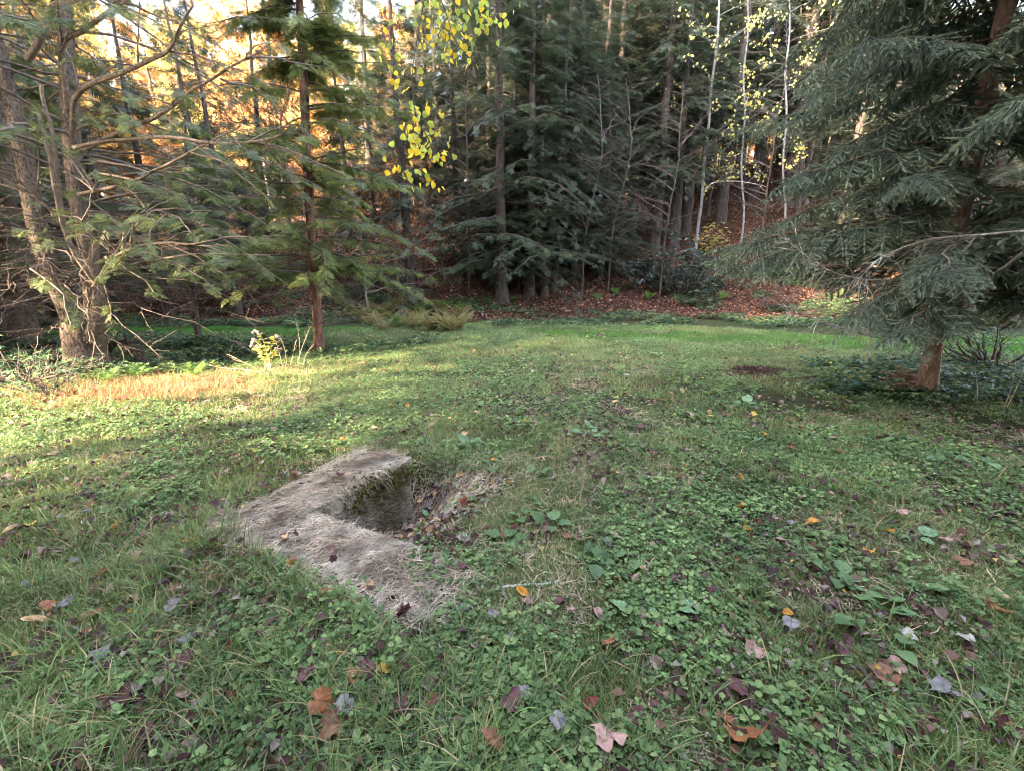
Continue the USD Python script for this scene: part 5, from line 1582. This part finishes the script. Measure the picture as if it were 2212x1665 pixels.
for px, py, l_, n_, ln, mt, sp in [
        (928, 1132, 'lungwort with white-spotted leaves growing beside the pit', 4, .085, '', True),
        (1010, 1183, 'single spotted lungwort leaf between pit and dock leaves', 2, .10, '', True),
        (1092, 1178, 'dock plant with broad plain leaves above the lichened twig', 6, .13, 'broad_leaf', False),
        (1120, 1128, 'broad green leaves right of the pit, behind the dock plant', 5, .12, 'broad_leaf', False),
        (1196, 1150, 'broad-leaved plant right of the dock plant', 4, .12, 'broad_leaf', False),
        (1150, 1090, 'upright leafy plant behind the broad green leaves', 4, .11, 'broad_leaf', False),
        (1296, 1185, 'single broad leaf plant standing alone right of the dock plant', 2, .12, 'broad_leaf', False),
        (1325, 1240, 'paired broad leaves lying nearer the camera, right of centre', 4, .12, 'broad_leaf', False),
        (1286, 1228, 'small broad-leaved rosette beside the paired leaves', 3, .10, 'broad_leaf', False),
        (1440, 1325, 'lungwort with large white-spotted leaves in the clover right of centre', 4, .11, '', True),
        (1385, 1362, 'spotted leaf pointing at the camera left of the large lungwort', 2, .11, '', True),
        (1238, 945, 'pale leafy patch of lungwort, left part, mid lawn', 9, .12, 'pale_leaf', False),
        (1275, 935, 'pale leafy patch of lungwort, middle part, mid lawn', 9, .12, 'pale_leaf', False),
        (1315, 950, 'pale leafy patch of lungwort, right part, mid lawn', 8, .11, 'pale_leaf', False),
        (1010, 968, 'blue green dock leaves on the lawn behind the concrete', 6, .15, 'pale_leaf', False),
        (1060, 1012, 'broad leaves among clover right of the far wall end', 5, .14, 'broad_leaf', False),
        (1170, 1028, 'large green leaf in the clover before the orange leaf', 3, .14, 'broad_leaf', False),
        (1030, 880, 'leafy green plant on the lawn beyond the concrete', 7, .13, 'broad_leaf', False),
        (1690, 1165, 'wide leaves left of the plantain patch', 5, .10, 'broad_leaf', False),
        (1738, 1215, 'round-leaved plant at the left of the plantain patch', 4, .09, 'broad_leaf', False),
        (1800, 1262, 'plantain patch with the largest leaf, right foreground', 9, .11, 'broad_leaf', False),
        (1850, 1300, 'plantain leaves in the middle of the right patch', 8, .10, 'broad_leaf', False),
        (1905, 1330, 'plantain leaves at the lower right of the patch', 7, .10, 'broad_leaf', False),
        (1985, 1290, 'plantain leaves at the right end of the patch', 6, .09, 'broad_leaf', False),
        (1840, 1375, 'pale plantain leaves below the patch', 5, .10, 'broad_leaf', False),
        (1930, 1420, 'plantain leaf close to the dry maple leaves', 3, .11, 'broad_leaf', False),
        (1980, 1180, 'spotted leaf pair on the right lawn', 3, .12, '', True),
        (2030, 1010, 'broad green leaves on the right lawn beneath the spruce', 6, .16, 'broad_leaf', False),
        (2100, 1000, 'pale broad leaves at the right edge of the lawn', 6, .16, 'pale_leaf', False),
        (1630, 962, 'broad blue green leaf below the dark bare patch', 4, .15, 'pale_leaf', False),
        (1890, 962, 'leafy plant on the lawn in front of the spruce', 6, .14, 'broad_leaf', False),
        (1610, 880, 'pale leaves left of the spruce on the shady lawn', 6, .16, 'pale_leaf', False),
        (1870, 890, 'yellow green broad leaves before the spruce foot', 5, .15, 'broad_leaf', False),
        (2165, 1560, 'rounded leaf by the right edge of the foreground', 2, .12, 'broad_leaf', False)]:
    broad(px, py, l_, n_, ln, mt, sp)

# lichened twig on the lawn
lt = ground(1140, 1276)
tw = thing('lichen_twig', 'twig crusted with pale lichen lying behind the orange leaf', 'twig', lt)
c = curve([ground(a, b_) - lt + [0, 0, .035] for a, b_ in [(1072, 1281), (1100, 1278), (1140, 1273), (1175, 1272), (1206, 1266)]], 14)
b = Buf()
tubes(b, c[None] + rng.normal(0, .002, (1, 14, 3)), (np.linspace(.0065, .0035, 14) * (.8 + .5 * rng.random(14)))[None], 6)
put('twig', b, 'twig_lichen', tw, smooth=True)
b = Buf()
p2, r2 = twiggery(rng, c[None], 12, .035, .0022, .2)
tubes(b, p2, r2, 3)
m = 90
k = rng.integers(0, 14, m)
v, f, t = leaves(c[k] + rng.normal(0, .007, (m, 3)), rng.normal(0, 1, (m, 3)), rng.normal(0, 1, (m, 3)), .006 + .008 * rng.random(m), rng.random(m))
put('side_twigs', b, 'twig_lichen', tw, smooth=True)
put('lichen', (v, f, t), 'leaf_cream', tw, kind='stuff')

# ------------------------------------------------------------------ fallen leaves, one by one
def leaf_outline(kind, n=44):
    th = np.linspace(0, 2 * np.pi, n, endpoint=False)
    if kind == 'maple':
        r = .0 * th + .40
        for a, l, w in ((0, .60, .30), (.95, .55, .28), (-.95, .55, .28), (1.9, .45, .30), (-1.9, .45, .30)):
            dth = np.angle(np.exp(1j * (th - a)))
            r = np.maximum(r, l * np.exp(-(dth / w) ** 2) * (1 + .10 * np.cos(dth * 22)))
        r = r * (1 - .55 * np.exp(-((np.abs(th - np.pi)) / .22) ** 2))
        return np.stack([r * np.cos(th), r * np.sin(th) * 1.0], 1)
    if kind == 'oval':
        x = np.cos(th) * .5
        return np.stack([x, np.sin(th) * .27 * (1 - .35 * np.cos(th)) * (1 + .03 * np.cos(th * 18))], 1)
    if kind == 'long':
        return np.stack([np.cos(th) * .5, np.sign(np.sin(th)) * np.abs(np.sin(th)) ** 1.3 * .15], 1)
    x = np.cos(th) * .45                                   # round
    return np.stack([x, np.sin(th) * .40 * (1 - .18 * np.cos(th))], 1)


def fallen(px, py, kind, col, size, label, group=None, curl=.8, rot=None, tilt=None, stem=True, lift=.042):
    size = size * .88
    o = leaf_outline(kind)
    m = len(o)
    rings = [.33, .66, .86, 1.0]
    pts = np.vstack([[[0, 0]]] + [o * q_ for q_ in rings])
    f = [[0, 1 + k, 1 + (k + 1) % m] for k in range(m)]
    for q_ in range(len(rings) - 1):
        a0, b0_ = 1 + q_ * m, 1 + (q_ + 1) * m
        for k in range(m):
            k2 = (k + 1) % m
            f += [[a0 + k, b0_ + k, b0_ + k2], [a0 + k, b0_ + k2, a0 + k2]]
    ca = rng.random() * 3.14
    u = pts @ np.array([math.cos(ca), math.sin(ca)])
    w_ = np.abs(pts[:, 1])
    sd = rng.integers(0, 10000)
    nz = N(pts[:, 0], pts[:, 1], 0, 5, int(sd), 2) - .5
    z = curl * (u ** 2) * (1.6 if rng.random() < .6 else -1.2) + .25 * curl * w_ + .22 * curl * nz * (.4 + np.linalg.norm(pts, axis=1) * 2)
    z = z - z.min() * .8
    v = np.c_[pts, z] * size
    a = rng.random() * 6.283 if rot is None else math.radians(rot)
    g0 = ground(px, py)
    nr = slope_normal(g0[None, 0], g0[None, 1])[0]
    aa, bb_ = (g0[:2] - FC) @ FA, (g0[:2] - FC) @ FB
    onc = bool(in_concrete(g0[None, 0], g0[None, 1])[0])
    tl_ = rng.normal(0, .24 if tilt is None else tilt, 3)
    R = align((nr + tl_)[None], np.array([a]))[0]
    v = v @ R.T
    v[:, 2] -= v[:, 2].min() * .85
    zb = (float(top_z(aa, bb_)) + .022) if onc else float(H(g0[0], g0[1])) + lift * (.6 + .8 * rng.random())
    if onc:                                                # the sight line meets the top of the wall sooner
        d = ray(px, py)
        g0 = d * ((zb - EYE) / d[2]) + np.array([0, 0, EYE])
    t = thing('fallen_leaf', label, 'leaf', (g0[0], g0[1], zb), group=group)
    rib = np.clip(.62 - .5 * np.exp(-(pts[:, 1] / .03) ** 2) + .5 * nz, 0, 1)
    put('blade', (v, np.array(f), rib), FALLEN(col), t, smooth=True)
    if stem:
        k = int(np.argmin(pts[:, 0]))
        p0 = v[0]
        p1 = v[k]
        b = Buf()
        e = p1 + (p1 - p0) * .7 + np.array([0, 0, -.1 * size])
        tubes(b, curve([p1, (p1 + e) / 2 + rng.normal(0, .05 * size, 3), e], 6)[None], np.full((1, 6), .0009), 4)
        put('leaf_stalk', b, FALLEN(col), t, smooth=True)


for z_, a_, b_, kind, col, size, label in [
        ('bl', 1570, 1250, 'maple', 'red', .115, 'large flat red maple leaf left of centre in the near grass'),
        ('bl', 330, 660, 'maple', 'rust', .085, 'orange brown curled leaf beside the pale grey leaf, left lawn'),
        ('bl', 415, 655, 'oval', 'grey', .095, 'pale grey folded leaf touching the orange brown one, left lawn'),
        ('bl', 245, 745, 'long', 'tan', .135, 'long narrow tan leaf lying below the grey folded leaf'),
        ('bl', 865, 620, 'oval', 'pinkish', .10, 'pinkish tan oval leaf in grass left of the concrete corner'),
        ('bl', 1250, 235, 'long', 'orange', .13, 'long orange leaf in the grass at the outer concrete corner'),
        ('bl', 1220, 300, 'maple', 'pinkish', .09, 'pale pinkish leaf just below the long orange leaf'),
        ('bl', 770, 118, 'oval', 'orange', .085, 'orange leaf on the grass above the left foreground'),
        ('bl', 80, 160, 'long', 'tan', .11, 'tan leaf at the left edge below the sunny patch'),
        ('bl', 200, 112, 'oval', 'yellow', .075, 'pale yellow leaf near the tan leaf by the left edge'),
        ('bl', 515, 170, 'maple', 'plum', .085, 'dull plum leaf between pale yellow and orange leaves'),
        ('bl', 570, 48, 'oval', 'grey', .075, 'small grey leaf on the grass left of the concrete'),
        ('bl', 675, 445, 'maple', 'rust', .09, 'rusty maple leaf half hidden in grass, left foreground'),
        ('bl', 650, 520, 'maple', 'brown', .075, 'dark brown leaf below the half hidden rusty leaf'),
        ('bl', 195, 520, 'oval', 'grey', .075, 'lilac grey curled leaf near the left edge'),
        ('bl', 1100, 490, 'maple', 'plum', .105, 'plum coloured leaf in grass with a red edge, near the concrete'),
        ('bl', 1120, 555, 'oval', 'brown', .07, 'small brown leaf under the plum leaf near the concrete'),
        ('bl', 1125, 670, 'maple', 'grey', .085, 'grey white leaf standing among grass blades'),
        ('bl', 1390, 470, 'oval', 'brown', .10, 'brown curled leaf in the grass before the near wall'),
        ('bl', 620, 720, 'maple', 'brown', .085, 'brown maple leaf right of the long tan leaf'),
        ('bl', 1145, 850, 'oval', 'brown', .11, 'big brown folded leaf with an orange edge, left foreground'),
        ('bl', 1225, 890, 'maple', 'grey', .09, 'grey leaf leaning on the big brown folded leaf'),
        ('bl', 665, 985, 'maple', 'grey', .095, 'pale grey ribbed leaf above the dark plum leaves'),
        ('bl', 820, 945, 'maple', 'plum', .115, 'dark plum maple leaf right of the pale ribbed leaf'),
        ('bl', 1095, 775, 'oval', 'plum', .08, 'plum leaf standing upright above the brown folded leaf'),
        ('bl', 1180, 1085, 'maple', 'plum', .13, 'broad dull plum leaf with a yellow midrib, left foreground'),
        ('bl', 1235, 1000, 'oval', 'plum', .08, 'plum leaf tilted over the broad dull plum leaf'),
        ('bl', 760, 1270, 'maple', 'plum', .13, 'blackish plum leaf at the lower left, above bare straw'),
        ('bl', 1200, 1245, 'oval', 'pinkish', .105, 'pinkish curled leaf left of the large red leaf'),
        ('bl', 1440, 850, 'oval', 'plum', .08, 'plum leaf beside the dry straw tuft'),
        ('bl', 1510, 925, 'oval', 'red', .085, 'dark red leaf right of the dry straw tuft'),
        ('bl', 1960, 1140, 'maple', 'plum', .13, 'wine coloured maple leaf among clover before the near wall'),
        ('bl', 2080, 1345, 'maple', 'rust', .115, 'rusty leaf standing on edge in the clover'),
        ('bl', 1800, 1405, 'oval', 'rust', .07, 'small rust leaf between the red and standing leaves'),
        ('bl', 2150, 1480, 'maple', 'brown', .13, 'brown maple leaf under the standing rusty leaf'),
        ('bl', 1740, 1505, 'maple', 'grey', .065, 'little lilac leaf beside a round clover leaf'),
        ('bl', 950, 1520, 'maple', 'plum', .085, 'plum leaf near the bottom edge, lower left'),
        ('bl', 1230, 1620, 'oval', 'pinkish', .085, 'pinkish leaf at the bottom edge, left of centre'),
        ('bl', 2100, 570, 'maple', 'rust', .075, 'orange rust leaf in the grass against the near wall'),
        ('bl', 1880, 340, 'oval', 'yellow', .085, 'pale yellow leaf caught in grass beside the near wall'),
        ('f', 640, 812, 'oval', 'tan', .075, 'tan leaf on the straw at the concrete corner'),
        ('f', 720, 795, 'maple', 'plum', .055, 'plum scrap beside the tan leaf on the corner straw'),
        ('f', 610, 630, 'maple', 'pinkish', .05, 'pale shrivelled leaf on the far wall near its corner'),
        ('f', 1020, 920, 'maple', 'pinkish', .055, 'pinkish leaf in the middle of the near wall straw'),
        ('f', 1040, 1000, 'maple', 'plum', .055, 'small plum leaf on the near wall straw, nearer the camera'),
        ('f', 1340, 1210, 'oval', 'tan', .085, 'tan leaf lying at the sunk end of the near wall'),
        ('f', 1610, 1425, 'maple', 'plum', .10, 'wine red leaf in the grass below the near wall end'),
        ('f', 1670, 790, 'maple', 'pinkish', .085, 'pink lobed leaf on the floor beside the pit'),
        ('f', 2110, 590, 'maple', 'red', .10, 'red brown leaf by pale straw right of the pit'),
        ('f', 2085, 1140, 'maple', 'plum', .075, 'plum leaf right of the near wall end'),
        ('f', 1665, 885, 'oval', 'grey', .045, 'tiny lilac leaf below the pink lobed leaf'),
        ('f', 730, 365, 'oval', 'rust', .09, 'dark orange leaf on grass behind the far wall'),
        ('f', 1115, 62, 'oval', 'orange', .075, 'orange leaf on the lawn straight behind the far wall'),
        ('f', 420, 150, 'oval', 'yellow', .075, 'yellow leaf on the lawn left behind the far wall'),
        ('f', 130, 580, 'oval', 'pinkish', .085, 'faded pinkish leaf left of the concrete corner'),
        ('f', 60, 970, 'maple', 'plum', .10, 'dark plum leaf in deep grass left of the near wall'),
        ('f', 700, 1030, 'oval', 'yellow', .08, 'yellow green leaf stuck in the long grass before the near wall'),
        ('bm', 1165, 563, 'oval', 'orange', .085, 'bright orange leaf in front of the lichened twig'),
        ('bm', 405, 645, 'maple', 'plum', .10, 'purple brown leaf left of the bright orange leaf'),
        ('bm', 275, 1105, 'round', 'yellow', .085, 'pale yellow round leaf in the clover before the concrete'),
        ('bm', 150, 1110, 'maple', 'plum', .12, 'dark purple leaf left of the pale yellow round leaf'),
        ('bm', 105, 1160, 'oval', 'rust', .10, 'rust brown leaf under the dark purple leaf'),
        ('bm', 20, 990, 'long', 'orange', .085, 'orange sliver of a leaf above the dark purple leaf'),
        ('bm', 845, 852, 'maple', 'grey', .075, 'lilac grey leaf above the thick clover, centre foreground'),
        ('bm', 840, 905, 'maple', 'plum', .085, 'plum leaf tucked under the lilac grey one'),
        ('bm', 915, 910, 'oval', 'brown', .075, 'brown leaf right of the lilac grey one'),
        ('bm', 710, 1000, 'maple', 'pinkish', .085, 'dusty pink maple leaf left of the thick clover'),
        ('bm', 1080, 862, 'maple', 'grey', .055, 'small pale leaf between two green grass blades'),
        ('bm', 975, 720, 'maple', 'grey', .075, 'lilac leaf standing right of the near wall end'),
        ('bm', 1095, 1310, 'maple', 'plum', .125, 'large plum red leaf, centre of the near foreground'),
        ('bm', 1185, 1265, 'maple', 'grey', .075, 'lilac leaf touching the large plum red leaf'),
        ('bm', 1048, 1185, 'oval', 'grey', .085, 'grey twisted leaf above the large plum red leaf'),
        ('bm', 915, 1290, 'oval', 'rust', .06, 'little orange rust leaf left of the large plum red one'),
        ('bm', 430, 1310, 'maple', 'plum', .12, 'deep plum leaf under clover, left of centre foreground'),
        ('bm', 610, 1310, 'oval', 'red', .08, 'dark red leaf beside the deep plum leaf under clover'),
        ('bm', 35, 1335, 'maple', 'grey', .09, 'lilac leaf at the bottom left of the clover'),
        ('bm', 980, 1580, 'maple', 'brown', .12, 'brown leaf pierced by a grass blade at the bottom edge'),
        ('bm', 1380, 1475, 'maple', 'grey', .085, 'pale lilac leaf near the bottom edge, right of centre'),
        ('bm', 1720, 1600, 'maple', 'pinkish', .15, 'big pinkish leaf at the bottom edge, right of centre'),
        ('bm', 1640, 685, 'oval', 'pinkish', .085, 'pinkish rolled leaf right of the straw heap'),
        ('bm', 1930, 715, 'maple', 'pinkish', .075, 'pink grey leaf next to the large lungwort'),
        ('bm', 1480, 705, 'maple', 'pinkish', .06, 'small pink leaf right of the scattered stalks'),
        ('bm', 1410, 635, 'oval', 'plum', .07, 'narrow plum leaf above the scattered stalks'),
        ('bm', 1765, 190, 'maple', 'pinkish', .08, 'dusty pink leaf on straw right of the dock plant'),
        ('bm', 1910, 405, 'maple', 'tan', .075, 'tan orange leaf right of the paired broad leaves'),
        ('bm', 1870, 490, 'maple', 'pinkish', .08, 'crumpled pinkish leaf below the tan orange one'),
        ('bm', 2160, 500, 'maple', 'plum', .10, 'purple leaf with an orange rim right of centre'),
        ('bm', 1780, 470, 'long', 'orange', .07, 'orange sliver beneath the paired broad leaves'),
        ('bm', 1720, 905, 'long', 'rust', .075, 'rust sliver under the spotted leaf, right of centre'),
        ('bm', 790, 420, 'maple', 'plum', .075, 'plum leaf between the near wall end and the twig'),
        ('bm', 705, 430, 'oval', 'tan', .065, 'tan leaf left of that plum leaf near the wall end'),
        ('bm', 1600, 1290, 'oval', 'red', .08, 'dark red leaf behind straw stalks, right foreground'),
        ('bm', 1900, 1410, 'maple', 'plum', .10, 'plum leaf among long grass, lower right of centre'),
        ('bm', 2030, 1340, 'oval', 'brown', .085, 'brown leaf above the lower right grass tuft'),
        ('br', 440, 985, 'maple', 'pinkish', .11, 'pink faced maple leaf lying flat, right foreground'),
        ('br', 680, 800, 'maple', 'grey', .095, 'lilac grey leaf below a little orange leaf, right lawn'),
        ('br', 665, 720, 'oval', 'orange', .06, 'little orange leaf above the lilac grey leaf, right lawn'),
        ('br', 1440, 860, 'maple', 'cream', .085, 'cream lobed leaf under the plantain patch'),
        ('br', 1790, 910, 'maple', 'cream', .10, 'cream curled leaf with a dark hole at the right'),
        ('br', 1360, 1060, 'maple', 'pinkish', .095, 'pink brown curled leaf on the dark leaves, right foreground'),
        ('br', 1280, 1130, 'maple', 'brown', .14, 'large brown maple leaf below the plantain patch'),
        ('br', 1660, 1240, 'maple', 'grey', .12, 'grey weathered leaf in the clover, lower right'),
        ('br', 2000, 680, 'oval', 'rust', .12, 'rust red curled leaf at the right edge lawn'),
        ('br', 2030, 575, 'oval', 'tan', .08, 'tan leaf above the rust red curled leaf'),
        ('br', 1790, 385, 'maple', 'brown', .11, 'brown maple leaf flat on the lawn at right'),
        ('br', 820, 125, 'oval', 'orange', .10, 'bright orange leaf on the right lawn'),
        ('br', 405, 155, 'oval', 'orange', .085, 'orange leaf left of the brighter orange one'),
        ('br', 330, 345, 'maple', 'orange', .075, 'crumpled orange leaf by bare straw, right of centre'),
        ('br', 1320, 158, 'oval', 'orange', .075, 'orange leaf far right among small clover'),
        ('br', 1175, 300, 'oval', 'orange', .075, 'dull orange leaf above the plantain patch'),
        ('br', 675, 110, 'oval', 'grey', .085, 'lilac grey leaf left of the bright orange leaf'),
        ('br', 620, 240, 'oval', 'pinkish', .085, 'pink rolled leaf below the wide leaves'),
        ('br', 75, 690, 'maple', 'cream', .07, 'cream pointed leaf right of the large lungwort'),
        ('br', 370, 625, 'oval', 'tan', .08, 'tan leaf tucked in the grass below the straw'),
        ('br', 270, 840, 'oval', 'pinkish', .07, 'pinkish leaf left above the flat pink maple leaf'),
        ('br', 350, 1560, 'maple', 'rust', .17, 'big brown leaf at the bottom edge, right foreground'),
        ('br', 330, 1270, 'maple', 'plum', .12, 'dark plum leaf under the grass tuft, right foreground'),
        ('br', 1000, 970, 'oval', 'plum', .10, 'plum leaf in shadow left of the large brown maple leaf'),
        ('br', 2090, 1480, 'maple', 'plum', .11, 'plum leaf at the lower right corner'),
        ('br', 850, 1440, 'oval', 'brown', .085, 'brown leaf upright among clover near the bottom right'),
        ('br', 1190, 1250, 'oval', 'pinkish', .075, 'pinkish scrap left of the grey weathered leaf'),
        ('br', 475, 105, 'maple', 'red', .08, 'dark red leaf right of the left orange leaf'),
        ('br', 370, 15, 'oval', 'orange', .10, 'orange leaf standing on edge, upper right lawn'),
        ('br', 1390, 65, 'maple', 'pinkish', .10, 'dusty pink leaf on the right lawn near spotted leaves'),
        ('br', 1680, 220, 'maple', 'pinkish', .09, 'pink leaf beside the spotted leaf pair'),
        ('mm', 1293, 1457, 'round', 'tan', .09, 'apricot round leaf on clover right of the pit'),
        ('mm', 985, 1460, 'oval', 'orange', .075, 'orange leaf beside a lilac leaf behind the pit'),
        ('mm', 975, 1425, 'oval', 'grey', .08, 'lilac leaf just above the small orange leaf behind the pit'),
        ('mm', 1775, 1550, 'oval', 'tan', .095, 'tan leaf upright on the open lawn right of the pit'),
        ('mm', 1210, 1203, 'oval', 'yellow', .10, 'yellow leaf on the lawn left of the pale lungwort'),
        ('mm', 1690, 1350, 'oval', 'orange', .085, 'orange leaf at the foot of the pale lungwort'),
        ('mm', 1243, 1320, 'oval', 'rust', .085, 'rust leaf on clover before the pale lungwort'),
        ('mm', 1025, 1365, 'maple', 'plum', .08, 'plum leaf right of the blue green dock leaves'),
        ('mm', 1945, 1258, 'maple', 'plum', .11, 'plum leaf with a pale leaf, right of the lungwort patch'),
        ('mm', 2025, 1440, 'maple', 'plum', .085, 'dark plum leaf on the lawn, upper right of centre'),
        ('mm', 803, 1297, 'round', 'tan', .09, 'tan round leaf above the blue green dock leaves'),
        ('mm', 1247, 880, 'round', 'cream', .11, 'cream leaf standing up on the mid lawn'),
        ('mm', 1775, 1070, 'round', 'tan', .11, 'apricot leaf on dark clover, mid lawn right'),
        ('mm', 320, 1113, 'oval', 'yellow', .10, 'yellow leaf on the lawn beyond the concrete, left of a pair'),
        ('mm', 435, 1105, 'oval', 'orange', .10, 'orange leaf on the lawn beyond the concrete, right of a pair'),
        ('mm', 483, 1060, 'round', 'tan', .085, 'pale tan leaf above the yellow and orange pair'),
        ('mm', 225, 1260, 'oval', 'tan', .095, 'tan leaf on the lawn right behind the far wall'),
        ('mm', 20, 1335, 'oval', 'orange', .085, 'orange leaf close behind the left part of the far wall'),
        ('mm', 583, 1235, 'oval', 'pinkish', .085, 'pinkish upright leaf on the lawn behind the wall end'),
        ('mr', 380, 1585, 'oval', 'orange', .10, 'orange brown leaf standing up on the right lawn'),
        ('mr', 1000, 1410, 'maple', 'rust', .12, 'rust maple leaf on the lawn in front of the spruce'),
        ('mr', 697, 1397, 'maple', 'red', .10, 'pink and red leaf on the lawn in front of the spruce'),
        ('mr', 520, 1300, 'oval', 'orange', .09, 'orange leaf behind the blue green leaf, right lawn'),
        ('mr', 290, 1170, 'maple', 'rust', .09, 'rust leaf beside broad leaves, right mid lawn'),
        ('mr', 970, 1305, 'maple', 'pinkish', .09, 'pinkish leaf on shady clover before the spruce'),
        ('ml', 545, 1180, 'maple', 'cream', .11, 'sun bleached leaf in the bright patch at left'),
        ('ml', 350, 1268, 'maple', 'cream', .10, 'pale leaf below the sun bleached one in the bright patch'),
        ('ml', 320, 1425, 'long', 'tan', .16, 'long tan leaf on the sunny grass at left'),
        ('ml', 1150, 1395, 'oval', 'rust', .10, 'rust leaf on the lawn right of the sunny patch'),
        ('ml', 1665, 1400, 'oval', 'yellow', .10, 'yellow leaf on the lawn left of the far wall'),
        ('ml', 1780, 1268, 'oval', 'pinkish', .09, 'pinkish leaf above the yellow leaf, left lawn'),
        ('ml', 1910, 1580, 'oval', 'brown', .09, 'brown leaf on grass against the far wall'),
        ('ml', 110, 1620, 'oval', 'pinkish', .10, 'pinkish leaf by the left edge below the sunny grass')]:
    px, py = pix(z_, a_, b_)
    fallen(px, py, kind, col, size, label, rot=None)

# small leaves far out on the lawn, which look all alike
for k_ in range(70):
    px, py = rng.uniform(800, 1700), 725 + 190 * rng.random() ** 1.3
    col = rng.choice(['yellow', 'tan', 'orange', 'cream'], p=[.4, .3, .2, .1])
    fallen(px, py, rng.choice(['round', 'oval']), col, .075 + .04 * rng.random(), 'small yellow to tan leaf dotted over the far part of the lawn', 'small pale leaves dotted over the far lawn', stem=False, lift=.035)
for k_ in range(60):
    px, py = rng.uniform(30, 2190), rng.uniform(1000, 1640)
    fallen(px, py, rng.choice(['maple', 'oval']), rng.choice(['plum', 'brown', 'pinkish', 'grey']), .05 + .04 * rng.random(), 'small dull leaf half sunk among clover and grass of the near lawn', 'small dull leaves sunk in the near lawn', stem=False, lift=.03)
